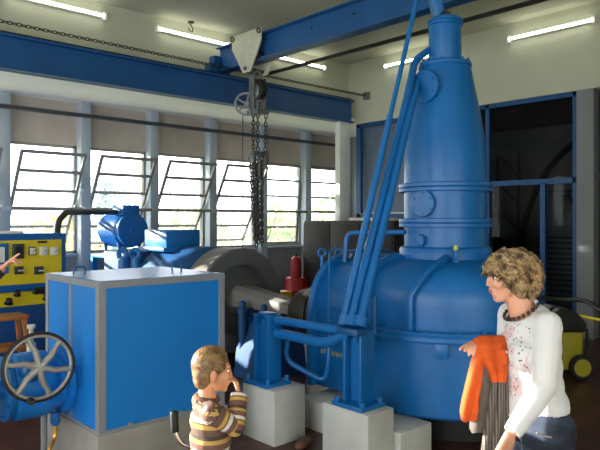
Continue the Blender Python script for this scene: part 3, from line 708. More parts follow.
# grease nipple on the dome
c = loc2w(-.02, -.44); c.z = 1.41
m = MB(); m.cyl(c, c+V((0, 0, .05)), .028, seg=6); m.cyl(c+V((0, 0, .05)), c+V((0, 0, .1)), .012, seg=10); m.build('grease_fitting', BLUE, tu)
m = MB(); m.ell(c+V((0, 0, .12)), (.02, .02, .022)); m.build('grease_cap', M('yellow green cap', '#c8d64a', .4), tu)
# horizontal inlet drum towards the flywheel
def arch(rx, rz, y0, y1, x=AX, zc=.75, zb=.3):
    pl = [(x-rx-TXc, y0-TYc, zb)]+[(x-rx*math.copysign(abs(math.cos(PI*k/40))**.72, math.cos(PI*k/40))-TXc, y0-TYc, zc+rz*math.sin(PI*k/40)**.72) for k in range(41)]+[(x+rx-TXc, y0-TYc, zb)]
    return MB().prism(pl, (0, y1-y0, 0))
arch(.70, .68, 3.0, 3.92).build('inlet_drum', BLUE, tu, bevel=.008)
arch(.765, .725, 3.9, 3.97).build('drum_flange', BLUE, tu, bevel=.008)
arch(.715, .69, 3.55, 3.575).build('drum_seam', BLUE, tu, bevel=.004)
MB().bx(AX-.715-TXc, AX-.69-TXc, 3.42-TYc, 3.9-TYc, .985, 1.0).build('drum_seam', BLUE, tu)
for (px, py, D) in ((322, 256, 5.6), (339, 256, 5.75)):
    q = P_D(px, py, D); b0 = q-TC*V((1, 1, 0)); m = MB(); m.cyl(b0-V((0, 0, .16)), b0, .018, seg=12); m.torus(b0+V((0, 0, .03)), FW, .033, .011, 20, 8); m.build('lifting_eye', BLUE, tu)
m = MB(); q0 = P_D(343, 262, 5.65)-TC*V((1, 1, 0)); q1 = P_D(352, 254, 5.6)-TC*V((1, 1, 0)); m.bar(q0, q1, .02, .03); m.build('lever', STEEL, tu)
# top lever arm
a0 = P_D(441, 24, 5.29)-TC*V((1, 1, 0)); a1 = P_D(424, -40, 5.25)-TC*V((1, 1, 0))
m = MB(); m.bar(a0, a1, .09, .1, FW); m.build('top_lever', BLUE, tu, bevel=.008)
m = MB(); q = P_D(446, 16, 5.2)-TC*V((1, 1, 0)); m.torus(q, FW, .035, .014, 16, 8); m.cyl(q-V((0, 0, .1)), q-V((0, 0, .03)), .018, seg=10); m.build('top_clevis', DARKST, tu)
# lettering on the drum side
cu = bpy.data.curves.new('txt', 'FONT'); cu.body = 'ET WENAGER'; cu.size = .055; cu.extrude = .003; cu.align_x = 'CENTER'
to = bpy.data.objects.new('txt', cu); COL.objects.link(to)
dg = bpy.context.evaluated_depsgraph_get(); me = bpy.data.meshes.new_from_object(to.evaluated_get(dg)); bpy.data.objects.remove(to)
tx = bpy.data.objects.new('lettering', me); COL.objects.link(tx); me.materials.clear(); me.materials.append(LETTER); tx.parent = tu
q = P_X(335, 356, AX-.703); tx.location = (AX-.704-TXc, q.y-TYc, q.z); tx.rotation_euler = (PI/2, 0, -PI/2)
# foundation blocks under the turbine
for k, (x0, x1, y0, y1, lab) in enumerate(((3.56, 4.2, 3.42, 3.86, 'low concrete footing between the two tall concrete blocks'), (3.45, 3.82, 2.7, 3.02, 'low concrete footing right of the front concrete block'), (4.9, 5.4, 2.5, 3.8, 'concrete footing hidden under the far side of the turbine'))):
    if k == 2: continue
    tag(MB().bx(x0, x1, y0, y1, 0, .255).build('concrete_footing', CONC, bevel=.012), lab, 'concrete block', 'concrete footings under the turbine')
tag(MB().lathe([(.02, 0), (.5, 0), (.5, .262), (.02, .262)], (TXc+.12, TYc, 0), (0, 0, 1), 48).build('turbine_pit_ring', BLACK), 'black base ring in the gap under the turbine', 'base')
# the two tall blocks with steel stands
def stand(x, y, wdt, z1, label, blabel, bx):
    tag(MB().bx(*bx, 0, .43).build('concrete_block', CONC, bevel=.012), blabel, 'concrete block', 'tall concrete blocks before the turbine')
    s = thing('steel_stand', label, 'stand', (x, y, .43), 0, 'blue steel stands on the concrete blocks')
    m = MB(); m.box((0, 0, .015), (wdt+.1, wdt+.14, .03)); m.build('base_plate', BLUE, s, bevel=.004)
    h = z1-.43
    for yy in (-wdt/2, wdt/2): MB().bx(-.07, .07, yy-.013, yy+.013, .03, h).build('flange', BLUE, s, bevel=.003)
    MB().bx(-.012, .012, -wdt/2, wdt/2, .03, h).build('web', BLUE, s)
    MB().box((0, 0, h+.006), (.1, wdt-.03, .012)).build('top_plate', BLUE, s, bevel=.004)
    for yy in (-.5, .5): MB().cyl((-.085, wdt*yy*.6, h-.05), (.085, wdt*yy*.6, h-.05), .022, seg=12).build('pin', BLUE, s)
    for a in (-1, 1):
        for b in (-1, 1):
            c = V((a*(wdt/2+.02), b*(wdt/2+.045), .03)); MB().cyl(c, c+V((0, 0, .035)), .018, seg=6).build('bolt', BLUE, s)
    return s
stand(3.2, 3.86, .16, .99, 'blue steel stand on the left concrete block behind the boy', 'tall grey concrete block nearest the boy', (3.07, 3.40, 3.62, 4.02))
stand(3.29, 2.955, .15, .97, 'blue steel stand on the right concrete block under the long pipes', 'tall pale concrete block under the long slanting pipes', (3.16, 3.44, 2.75, 3.19))
# pipes
pA, pB = V((3.2, 3.75, .955)), V((3.26, 3.02, .95))
tag(MB().tube([pA, pB], .032, 16).build('cross_pipe', BLUE), 'upper straight blue pipe linking the two steel stands', 'pipe', 'cross pipes between stands')
tag(MB().tube(smoothpath([V((3.2, 3.75, .85)), V((3.24, 3.2, .838)), V((3.27, 3.0, .96))], .12, 8), .038, 16).build('cross_pipe', BLUE), 'lower blue pipe with upturned end linking the two steel stands', 'pipe', 'cross pipes between stands')
def rod(pts, r, label, collar=None, bend=.12):
    o = thing('slanting_pipe', label, 'pipe', (pts[0].x, pts[0].y, pts[0].z), 0, 'slanting blue pipes beside the tower')
    b = V(o.location); MB().tube(smoothpath([p-b for p in pts], bend, 8), r, 16).build('tube', BLUE, o)
    if collar:
        p0, p1 = pts[0]-b, pts[1]-b
        MB().tube([p0, p0+(p1-p0)*collar], r*1.3, 16).build('sleeve', BLUE, o)
    MB().tube([V((0, 0, 0)), (pts[1]-pts[0]).normalized()*.07], r*1.8, 16).build('socket', BLUE, o)
rod([P_D(342.5, 325, 4.42), P_D(424, -32, 5.1)], .019, 'thin blue rod slanting up leftmost of three, reaching the ceiling lever', .55)
rod([P_D(349.5, 326, 4.38), P_D(407, 98, 5.0), P_D(415, 60, 5.2), P_D(429, 50, 5.28)], .03, 'middle slanting blue pipe bending into the tower head')
rod([P_D(359.5, 327, 4.34), P_D(410, 112, 4.95), P_D(419, 78, 5.15), P_D(431, 60, 5.3)], .03, 'right slanting blue pipe bending behind the round cover')
tag(MB().tube(smoothpath([P_D(345, 262, 5.6), P_D(347, 233, 5.62), P_D(405, 232, 5.2)], .08), .022, 12).build('bent_pipe', BLUE), 'small bent blue pipe on the drum top reaching the tower', 'pipe')
tag(MB().tube(smoothpath([P_D(329, 325, 5.1), P_D(330, 252, 5.45), P_D(336, 247, 5.6)], .05), .012, 10).build('thin_pipe', BLUE), 'thin vertical blue pipe up the side of the drum', 'pipe')
tag(MB().tube(smoothpath([P_D(281, 334, 5.0)+V((.08, 0, 0)), P_D(285, 360, 5.1), P_D(325, 382, 5.02), P_D(329, 362, 4.98), P_D(329, 330, 5.0)], .09), .022, 12).build('looped_pipe', BLUE), 'thin blue pipe looping below the cross pipes', 'pipe')
# yoke where the pipes start
yk = P_D(352, 331, 4.37); y_ = MB().box(yk, (.12, .2, .05)).build('pipe_yoke', DBLUE, bevel=.01); tag(y_, 'dark blue yoke block holding the pipe ends atop the stand', 'bracket')
TB = V((TXc, TYc, 0)); MB().tube([P_D(374, 334, 4.62)-TB, P_D(374, 296, 4.62)-TB], .025, 12).build('stub_pipe', BLUE, tu)

# ------------------------------------------------------------------ far right and back room contents
ca = thing('storage_cabinet', 'dark brown storage cabinet behind the turbine drum', 'cabinet', (8.0, 7.5, 0))
MB().bx(0, .5, -1.1, 1.05, 0, 1.74).build('body', BROWNCAB, ca, bevel=.008)
for k in range(3):
    MB().bx(-.02, 0, -1.07+k*.715, -.375+k*.715, .06, 1.7).build('door', BROWNCAB, ca, bevel=.004)
tag(MB().box((8.3, 7.1, 1.765), (.3, .9, .05)).build('paper_pile', PAPER, bevel=.004), 'white papers lying on top of the dark brown cabinet', 'papers')
rd = tag(MB().lathe([(.2, 0), (.225, .01), (.225, .2), (.232, .21), (.225, .22), (.225, .42), (.232, .43), (.225, .44), (.225, .64), (.215, .66), (.02, .65)], (P_Y(297.5, 280, 8.65).x, 8.65, 0), (0, 0, 1), 36).build('oil_drum', REDP), 'red oil drum by the window wall beyond the flywheel', 'drum')
fe = thing('fire_extinguisher', 'red fire extinguisher standing on the red drum', 'fire extinguisher', (P_Y(296, 280, 8.62).x, 8.62, .655))
MB().lathe([(.085, 0), (.1, .02), (.1, .33), (.085, .38), (.04, .41), (.03, .42)], seg=24).build('cylinder', REDP, fe)
m = MB(); m.lathe([(.03, .42), (.03, .45), (.02, .46)], seg=12); m.bar((0, 0, .46), (.1, -.03, .49), .02, .015); m.bar((0, 0, .44), (.09, -.03, .44), .02, .015); m.build('valve_head', BLACK, fe)
yb = P_D(283, 291, 9.5); tag(MB().box((yb.x, yb.y, .33), (.22, .2, .66)).build('yellow_box', M('plain yellow orange', '#e0a82a', .5), bevel=.02), 'small yellow box beside the flywheel in front of the red drum', 'bin')  # plain box set at a small yellow orange spot by the drum
# vacuum cleaner
vc = thing('vacuum_cleaner', 'yellow and black wheeled vacuum cleaner at right edge', 'vacuum cleaner', (6.85, 3.16, 0), -.745); vc.scale = (1.08, 1.08, 1.12)
m = MB(); m.lathe([(.19, .1), (.2, .12), (.215, .45), (.2, .47)], seg=4); 
m.bm.free(); m = MB(); m.prism([(-.2, -.17, .1), (.16, -.17, .08), (.2, -.17, .14), (.21, -.17, .47), (-.21, -.17, .47)], (0, .36, 0)); m.build('tank', VYEL, vc, bevel=.03, seg=3)
m = MB(); m.prism([(-.23, -.19, .46), (.23, -.19, .46), (.24, -.19, .55), (.14, -.19, .66), (-.05, -.19, .7), (-.22, -.19, .6)], (0, .4, 0)); m.build('motor_head', BLACK, vc, bevel=.03, seg=3)
for x, y in ((.17, -.2), (.17, .2)):
    m = MB(); m.lathe([(.03, -.025), (.11, -.025), (.125, -.012), (.125, .012), (.11, .025), (.03, .025)], (x, y, .125), (0, 1, 0), 32); o = m.build('wheel', BLACK, vc)
    m = MB(); m.lathe([(.085, -.03), (.085, .03)], (x, y, .125), (0, 1, 0), 28); m.build('wheel_cap', VYEL, o)
for y in (-.14, .14):
    m = MB(); m.lathe([(.02, -.02), (.05, -.02), (.05, .02), (.02, .02)], (-.17, y, .05), (0, 1, 0), 20); m.box((-.17, y, .1), (.05, .05, .06)); m.build('castor', BLACK, vc)
m = MB(); m.tube(smoothpath([(.2, -.16, .15), (.25, -.16, .3), (.24, -.16, .5), (.24, .16, .5), (.25, .16, .3), (.2, .16, .15)], .05), .016, 10); m.build('push_handle', BLACK, vc)
m = MB(); m.tube(smoothpath([(-.2, -.1, .6), (-.34, -.1, .68), (-.3, .1, .8), (.05, .12, .74), (.3, .0, .76), (.42, -.1, .66)], .12), .025, 12); m.build('hose', BLACK, vc)
m = MB()
for k in range(3): m.bx(-.16+k*.022, -.145+k*.022, -.176, -.168, .415, .435)
m.build('marking', BLACK, vc)
wd_ = tag(MB().tube([(7.2, 3.25, .66), (7.45, 2.75, .57)], .02, 10).build('cleaning_wand', VYEL), 'thin yellow pole slanting above the vacuum cleaner', 'pole')
# back room: arched cable, louvred box, bracket shelf, pipes
ah = [V((11.5, 6.1, 0)), V((11.5, 6.0, 1.6)), V((11.5, 5.6, 2.6)), V((11.5, 5.0, 3.2)), V((11.5, 4.2, 3.42)), V((11.5, 3.3, 3.4)), V((11.5, 2.6, 3.1)), V((11.5, 2.4, 2.2)), V((11.5, 2.4, 0))]
tag(MB().tube(smoothpath(ah, .5, 8), .06, 12).build('arched_duct', M('matt black pipe', '#0c0c0d', 1, 0, .2, 8)), 'black pipe arching across the dark back room', 'pipe')
lv = thing('louvred_box', 'dark louvred box hanging high on the back room wall', 'box', (13.15, 5.0, 2.6))
MB().bx(-.3, .02, -.45, .45, 0, .8).build('case', DARKPL, lv, bevel=.01)
for k in range(7): MB().bx(-.33, -.3, -.42, .42, .1+k*.09, .14+k*.09).build('louvre', DARKPL, lv)
MB().bx(-.34, -.3, -.42, .42, .02, .06).build('bottom_edge', STAY, lv)
br = thing('wall_bracket', 'dark bracket shelf in the back room behind the partition', 'bracket', (13.15, 5.6, 2.0))
MB().bx(-.6, .05, -.35, .35, .3, .36).build('shelf', BLACK, br)
MB().bar((.02, 0, -.1), (-.5, 0, .3), .05, .05).build('strut', BLACK, br)
sw = thing('switch_cabinet', 'dark switch cabinet standing in the back room behind the partition', 'cabinet', (11.8, 5.3, 0))
MB().bx(-.3, .3, -.5, .5, 0, 1.85).build('case', DARKPL, sw, bevel=.01)
for k in range(12): MB().bx(-.315, -.3, -.4, .4, .3+k*.1, .34+k*.1).build('vent', BLACK, sw)
ls = thing('ladder_frame', 'thin dark lattice frame standing in the dark back room', 'frame', (12.6, 6.9, 0))
for y in (-.25, .25): MB().bx(-.03, .03, y-.03, y+.03, 0, 3.2).build('post', BLACK, ls)
for k in range(5):
    MB().bar((0, -.25, .3+k*.6), (0, .25, .8+k*.6), .04, .04).build('brace', BLACK, ls)

# small bits on the floor
q = P_D(303, 446, 4.75); tag(MB().ell((q.x, q.y, .035), (.11, .05, .04), Matrix.Rotation(.4, 3, 'Z')).build('leather_pouch', TERR), 'small red brown pouch on the floor between the concrete blocks', 'pouch')
# bent handle behind the boy
g0 = P_D(174, 411, 3.05); g1 = P_D(175, 432, 3.05)
hd = thing('handled_pole', 'bent chrome pole with black grip just behind the boy', 'pole', (g0.x, g0.y, 0))
b = V((g0.x, g0.y, 0))
MB().tube([g0-b, g0-b+V((0, 0, -.004)), g1-b], [.012, .02, .02], 14).build('grip', BLACK, hd, bevel=.004)
e0 = P_D(180, 443, 3.05)-b; e1 = P_D(196, 449, 3.08)-b; e2 = P_D(210, 460, 3.1)-b
MB().tube(smoothpath([g1-b, e0, e1, e2, V((e2.x, e2.y, .03))], .05), .011, 12).build('pole', CHROME, hd)
MB().cyl((e2.x, e2.y, 0), (e2.x, e2.y, .05), .02, .016).build('foot', BLACK, hd)

# ------------------------------------------------------------------ PEOPLE
def remesh(mb, voxel, iters, mat, name, cut=None):
    bm = mb.bm; bmesh.ops.recalc_face_normals(bm, faces=bm.faces)
    me = bpy.data.meshes.new('tmp'); bm.to_mesh(me); bm.free()
    o = bpy.data.objects.new('tmp', me); COL.objects.link(o)
    r = o.modifiers.new('r', 'REMESH'); r.mode = 'VOXEL'; r.voxel_size = voxel
    s = o.modifiers.new('s', 'SMOOTH'); s.factor = .5; s.iterations = iters
    dg = bpy.context.evaluated_depsgraph_get(); dg.update()
    m2 = bpy.data.meshes.new_from_object(o.evaluated_get(dg)); bpy.data.objects.remove(o)
    if cut:
        b = bmesh.new(); b.from_mesh(m2)
        bmesh.ops.delete(b, geom=[f for f in b.faces if cut(f.calc_center_median())], context='FACES')
        b.to_mesh(m2); b.free()
    for p in m2.polygons: p.use_smooth = True
    m2.materials.clear(); m2.materials.append(mat); m2.name = name
    o = bpy.data.objects.new(name, m2); COL.objects.link(o); return o
def basis(fwd, up=V((0, 0, 1))):            # columns: forward, left, up
    f = V(fwd).normalized(); l = V(up).cross(f).normalized(); u = f.cross(l)
    return Matrix((f, l, u)).transposed()
def head(mb, c, R, k=1.0, child=False):
    def E(p, r): mb.ell(V(c)+R @ (V(p)*k), tuple(x*k for x in r), R)
    def C(a, ra, b, rb): mb.capsule(V(c)+R @ (V(a)*k), ra*k, V(c)+R @ (V(b)*k), rb*k)
    E((-.012, 0, .028), (.094, .074, .088))
    E((.028, 0, -.03), (.062, .058, .082))
    E((.05, 0, -.068), (.036, .036, .036)); C((.062, -.012, -.092), .017, (.062, .012, -.092), .017)
    C((.0, .05, -.03), .02, (.05, .022, -.085), .018); C((.0, -.05, -.03), .02, (.05, -.022, -.085), .018)
    C((.074, -.035, .026), .013, (.074, .035, .026), .013)                       # brow
    for s in (-1, 1): E((.06, s*.036, -.022), (.03, .026, .028))
    C((.086, 0, .008), .008, (.097, 0, -.024), .009); E((.093, 0, -.028), (.013, .014, .008))
    C((.084, -.016, -.052), .009, (.084, .016, -.052), .009); C((.081, -.014, -.063), .009, (.081, .014, -.063), .009)
    for s in (-1, 1): E((-.006, s*.077, -.012), (.019, .01, .032)); 
def head_extras(root, c, R, k=1.0):
    for s in (-1, 1):
        p = V(c)+R @ (V((.0735, s*.03, .002))*k); e = MB().ell(p, (.0105*k,)*3, None, 14, 10).build('eye', EYEW, root)
        q = V(c)+R @ (V((.0805, s*.031, .002))*k); MB().ell(q, (.0045*k, .007*k, .007*k), R, 10, 8).build('iris', IRIS, e)
        a = V(c)+R @ (V((.086, s*.018, .024))*k); b = V(c)+R @ (V((.074, s*.048, .024))*k); MB().capsule(a, .004*k, b, .003*k).build('eyebrow', HAIRB, root)
    m = MB(); m.capsule(V(c)+R @ (V((.092, -.014, -.053))*k), .0045*k, V(c)+R @ (V((.092, .014, -.053))*k), .0045*k); m.capsule(V(c)+R @ (V((.089, -.012, -.062))*k), .005*k, V(c)+R @ (V((.089, .012, -.062))*k), .005*k); m.build('lips', LIP, root)
def hand(mb, wrist, d, n, k=1.0, curls=(.5, .5, .5, .5), thumb=1, spread=.06, straight=()):
    """d towards the fingers, n out of the palm, thumb on side thumb*(d x n)"""
    d = V(d).normalized(); n = V(n); n = (n-d*n.dot(d)).normalized(); s = d.cross(n)*thumb; w = V(wrist)
    pl = .088*k
    for j, o in enumerate((.026, .009, -.009, -.026)):
        mb.capsule(w+s*o*.6*k+d*.008*k, .014*k, w+s*o*1.05*k+d*pl, .0115*k, 10)
    for j, (o, l) in enumerate(((.027, .071), (.009, .08), (-.009, .074), (-.026, .058))):
        p = w+s*o*1.05*k+d*pl; dr = (d+s*o*spread*40*.1).normalized(); cu = curls[j]; L_ = l*k
        for seg, (fr, r0, r1) in enumerate(((.45, .0098, .009), (.3, .009, .0083), (.25, .0083, .0072))):
            ang = cu*(.6 if seg == 0 else 1); dr = (dr*math.cos(ang)+n*math.sin(ang)).normalized()
            q = p+dr*L_*fr; mb.capsule(p, r0*k, q, r1*k, 10); p = q
    p = w+s*.022*k+d*.022*k; dr = (d*.75+s*.8+n*.25).normalized()
    mb.capsule(p, .015*k, p+dr*.042*k, .0115*k, 10); p = p+dr*.042*k; dr = (dr+d*.5+n*.25).normalized()
    mb.capsule(p, .0115*k, p+dr*.032*k, .0095*k, 10); p = p+dr*.032*k; dr = (dr+n*.3+d*.2).normalized(); mb.capsule(p, .0095*k, p+dr*.022*k, .008*k, 10)
def limb(mb, pts):                          # [(p, r), ...]
    for (a, ra), (b, rb) in zip(pts, pts[1:]): mb.capsule(a, ra, b, rb)
RZ = math.atan2(RT.y, RT.x)                 # local x = picture right, y = away
def person_root(label, lat, dep):
    p = FW*dep+RT*lat; return thing('person', label, 'person', (p.x, p.y, 0), RZ)

# ---- the woman
WD = 2.6; S = FOC/WD; WPX = 533
def wl(px, py, y=0): return V(((px-WPX)/S+y*(px-300)/FOC, y, EYE-(py-HOR)/S-y*(py-HOR)/FOC))
wo = person_root('woman in white printed top and jeans, head turned left, holding jackets', (WPX-300)/S, WD)
F = V((-.98, -.2, 0)).normalized(); LFT = V((0, 0, 1)).cross(F)
B = basis(F)
HC = wl(509.5, 275.5); HR = basis(V((-1, -.05, -.12)))
sh_c = V((-.022, 0, 1.335)); shL = sh_c+LFT*.145; shR = sh_c-LFT*.14
elL = V((-.03, -.2, 1.105)); wrL = V((-.17, -.26, .955))
elR = V((-.06, .155, 1.085)); wrR = V((-.17, .1, 1.212))
hip = V((.012, 0, .92)); hL = hip+LFT*.09+V((0, 0, -.02)); hR = hip-LFT*.09+V((0, 0, -.02))
knL = hL+F*.03+V((0, 0, -.42)); knR = hR+F*.1+V((0, 0, -.4)); anL = V((hL.x+.03, hL.y, .085)); anR = V((hR.x-.05, hR.y, .085))
def torso(mb, g):
    for z, fx, rx, ry in ((.9, -.0, .118, .16), (.98, .0, .108, .148), (1.06, .005, .096, .125), (1.14, .01, .098, .122), (1.22, .016, .1, .128), (1.285, .012, .088, .122)):
        c = V((.012-(z-.9)*.02, 0, z))+F*fx; mb.ell(c, (rx+g, ry+g, .105+g), B)
    for s in (-1, 1): mb.ell(V((.0, 0, 1.2))+F*.075+LFT*s*.062, (.052+g, .056+g, .055+g), B)
    mb.capsule(shL+V((0, 0, -.012)), .042+g, shR+V((0, 0, -.012)), .042+g)
    mb.capsule(sh_c-F*.01+V((0, 0, .0)), .055+g, sh_c+F*.005+V((0, 0, .04)), .046+g)
def armL(mb, g): limb(mb, [(shL, .043+g), ((shL+elL)/2, .041+g), (elL, .035+g), ((elL*2+wrL)/3, .036+g), (wrL, .025+g)])
def armR(mb, g): limb(mb, [(shR, .042+g), ((shR+elR)/2, .04+g), (elR, .037+g), ((elR*2+wrR)/3, .037+g), (wrR, .026+g)])
def legs(mb, g):
    for h, kn, an in ((hL, knL, anL), (hR, knR, anR)): limb(mb, [(h, .098+g), (h*.6+kn*.4, .082+g), (kn, .056+g), (kn*.65+an*.35+F*-.015, .054+g), (an, .036+g)])
m = MB(); head(m, HC, HR, .98); torso(m, -.004); armL(m, 0); armR(m, 0); legs(m, 0)
m.capsule(sh_c+F*.02+V((-.005, 0, .03)), .056, HC+V((.02, 0, -.05)), .05)
hand(m, wrL+V((-.012, -.0, -.012)), V((-.45, -.05, -.9)), V((-.5, .8, .2)), 1.0, (.25, .4, .5, .55), 1)
hand(m, wrR+V((-.01, -.01, .005)), V((-.62, -.75, .08)), V((0, -.1, -1)), .92, (.35, .55, .65, .7), -1)
for an in (anL, anR): m.capsule(an+V((0, 0, -.03)), .04, an+F*.1+V((0, 0, -.05)), .03); m.capsule(an+F*.1+V((0, 0, -.05)), .033, an+F*.16+V((0, 0, -.055)), .026)
bo = remesh(m, .0042, 3, SKIN, 'body'); bo.parent = wo
head_extras(wo, HC, HR, .98)
nb = sh_c+F*.055+V((0, 0, .05))
m = MB(); torso(m, .012); armL(m, .009); armR(m, .009)
so = remesh(m, .006, 3, WSHIRT, 'printed_top', lambda c: c.z < .93 or ((c-nb).dot(F)/.078)**2+((c-nb).dot(LFT)/.09)**2+((c.z-nb.z)/.06)**2 < 1 or (c-wrL).dot((wrL-elL).normalized()) > .012 or ((c-wrR).length < .05 and (c-wrR).dot((wrR-elR).normalized()) > .005)); so.parent = wo
def solid(o, t):
    q = o.modifiers.new('s', 'SOLIDIFY'); q.thickness = t; q.offset = 0
solid(so, .004)
m = MB(); legs(m, .008); m.ell(hip+V((0, 0, -.02)), (.122, .17, .1), B); m.ell(hip-F*.04+V((0, 0, -.06)), (.1, .155, .09), B)
jo = remesh(m, .007, 3, DENIM, 'jeans', lambda c: c.z > .97 or c.z < .05); jo.parent = wo; solid(jo, .004)
m = MB()
pc = V((.012, 0, .915)); m.tube([pc+LFT*.16+F*.1, pc+LFT*.178+F*.06+V((0, 0, -.012)), pc+LFT*.185+F*.0+V((0, 0, -.018))], .004, 6); m.build('pocket_trim', M('faded denim seam', '#9a8f80', .8), wo)
for an in (anL, anR):
    m = MB(); m.capsule(an+V((.01, 0, -.035)), .046, an+F*.1+V((0, 0, -.05)), .036); m.capsule(an+F*.1+V((0, 0, -.05)), .039, an+F*.17+V((0, 0, -.055)), .03)
    o = remesh(m, .006, 3, BLACK, 'shoe', lambda c: c.z < .0); o.parent = wo
# necklace of dark beads
for k in range(-8, 9):
    a = k*.27; p = sh_c+V((0, 0, .045-.045*math.cos(a)))+F*(.028+.068*math.cos(a))+LFT*(.074*math.sin(a))
    MB().ell(p, (.0085, .0085, .0085), None, 10, 8).build('necklace_bead', M('dark brown bead', '#33261f', .3) if k == -8 else bpy.data.materials['dark brown bead'], wo)
rg = wrR+V((-.085, -.05, .028)); 
# hair: a curly bob
m = MB(); hc = HC+V((-.002, 0, -.012))
m.ell(hc+HR @ V((-.022, 0, .03)), (.09, .084, .092), HR); m.ell(hc+HR @ V((-.06, 0, -.03)), (.06, .075, .085), HR)
for s in (-1, 1): m.ell(hc+HR @ V((-.028, s*.062, -.02)), (.05, .026, .066), HR)
m.ell(hc+HR @ V((.045, 0, .07)), (.04, .06, .03), HR)
rnd = random.Random(3)
hm = remesh(m, .007, 3, HAIRW, 'hair_mass'); hm.parent = wo
m = MB()
for i in range(430):
    ph = rnd.uniform(-PI, PI); front = abs(ph) < .95
    side = .95 <= abs(ph) < 1.5
    e0 = rnd.uniform(.6, 1.5); e1 = (rnd.uniform(.08, .4) if front else rnd.uniform(-.5, .1) if side else rnd.uniform(-.95, -.2)); e0 = max(e0, e1+.45)
    fr = rnd.uniform(22, 36); p0 = rnd.uniform(0, 6.3); am = rnd.uniform(.008, .016); pts = []; rr = rnd.uniform(.0, .012); tw = rnd.uniform(-.25, .25)
    for k in range(11):
        t = k/10; el = e0+(e1-e0)*t; az = ph+tw*t
        ce = math.cos(el); R_ = V((.1, .088, .094)); d = V((math.cos(az)*ce, math.sin(az)*ce, math.sin(el)))
        if el < 0: d = V((math.cos(az)*(ce*.5+.5), math.sin(az)*(ce*.5+.5), math.sin(el)*1.05))
        p = V((d.x*(R_.x+rr), d.y*(R_.y+rr), d.z*(R_.z+rr)+.012)); s = V((-math.sin(az), math.cos(az), 0))
        p += s*am*math.sin(fr*t*.55+p0)+d*am*.8*math.cos(fr*t*.55+p0)
        pts.append(hc+HR @ (p+V((-.012 if front else -.02, 0, 0))))
    m.tube(pts, [.0055+.0025*math.sin(PI*min(1, k/10+.1)) for k in range(11)], 5)
ho_ = m.build('curls', HAIRW, wo)
# orange jacket and grey knitted cardigan over her right forearm
def drape(name, rows, mat, thick, folds, amp, label, cat, ph=0, n=14):
    """rows: (py, px0, px1, y) down the cloth"""
    bm = bmesh.new(); grid = []
    R_ = []
    for i in range(len(rows)-1):
        for k in range(4):
            t = k/4; R_.append(tuple(rows[i][j]*(1-t)+rows[i+1][j]*t for j in range(4)))
    R_.append(rows[-1])
    for i, (py, a, b, y) in enumerate(R_):
        line = []
        for j in range(n+1):
            t = j/n; edge = (abs(t-.5)*2)**4
            yy = y+amp*math.sin(folds*2*PI*t+ph+i*.12)*min(1, i/4+.3)+edge*thick*.9
            line.append(bm.verts.new(wl(a+(b-a)*t, py, yy)))
        grid.append(line)
    for i in range(len(grid)-1):
        for j in range(n): bm.faces.new((grid[i][j], grid[i][j+1], grid[i+1][j+1], grid[i+1][j]))
    bmesh.ops.recalc_face_normals(bm, faces=bm.faces)
    for f in bm.faces: f.smooth = True
    me = bpy.data.meshes.new(name); bm.to_mesh(me); bm.free(); o = bpy.data.objects.new(name, me); COL.objects.link(o); me.materials.append(mat)
    s = o.modifiers.new('s', 'SOLIDIFY'); s.thickness = thick; s.offset = 0
    q = o.modifiers.new('q', 'SUBSURF'); q.levels = 1; q.render_levels = 2
    return o
oj = thing('orange_jacket', 'orange jacket draped over the forearm of the woman', 'jacket', wo.location, RZ)
o = drape('front_flap', [(336.5, 481, 500, .06), (337.5, 477, 507, -.0), (345, 478, 509, -.035), (358, 481, 508, -.04), (372, 489, 508, -.035), (382.5, 492.5, 506.5, -.03)], ORANGE, .014, 2.2, .008, '', ''); o.parent = oj
o = drape('hanging_sleeve', [(338, 474, 492, .03), (350, 476, 488, -.015), (365, 472, 484, -.02), (385, 467, 480, -.02), (400, 463.5, 477, -.02), (411, 461.5, 477, -.025), (419, 463, 475, -.02), (420.5, 466, 472, -.02)], ORANGE, .022, 1.2, .009, '', '', 1); o.parent = oj
o = drape('pocket_flap', [(349, 496, 508.5, -.052), (356, 496.5, 508.5, -.056), (362, 498, 508, -.056), (364, 500, 506, -.055)], ORANGE, .008, 1, .003, '', ''); o.parent = oj
m = MB(); m.ell(wl(507, 352, -.065), (.006, .004, .006), None, 10, 6); o = m.build('button', STAY, oj)
kc = thing('knitted_cardigan', 'grey brown ribbed knitted cardigan hanging beneath the orange jacket', 'cardigan', wo.location, RZ)
o = drape('ribbed_front', [(344, 487, 507, .03), (360, 486, 508, .0), (382, 490, 508, -.02), (405, 488, 509, -.02), (430, 484, 508, -.02), (455, 481, 505, -.02), (480, 480, 503, -.02)], KNIT, .014, 2.5, .008, '', ''); o.parent = kc
o = drape('sleeve', [(342, 480, 490, .04), (352, 479, 492, .01), (370, 478, 491, -.0), (395, 475.5, 491, -.0), (418, 472.5, 489, -.0), (428, 472, 486, -.0), (432, 475, 483, .0)], BROWNK, .03, 1, .008, '', ''); o.parent = kc

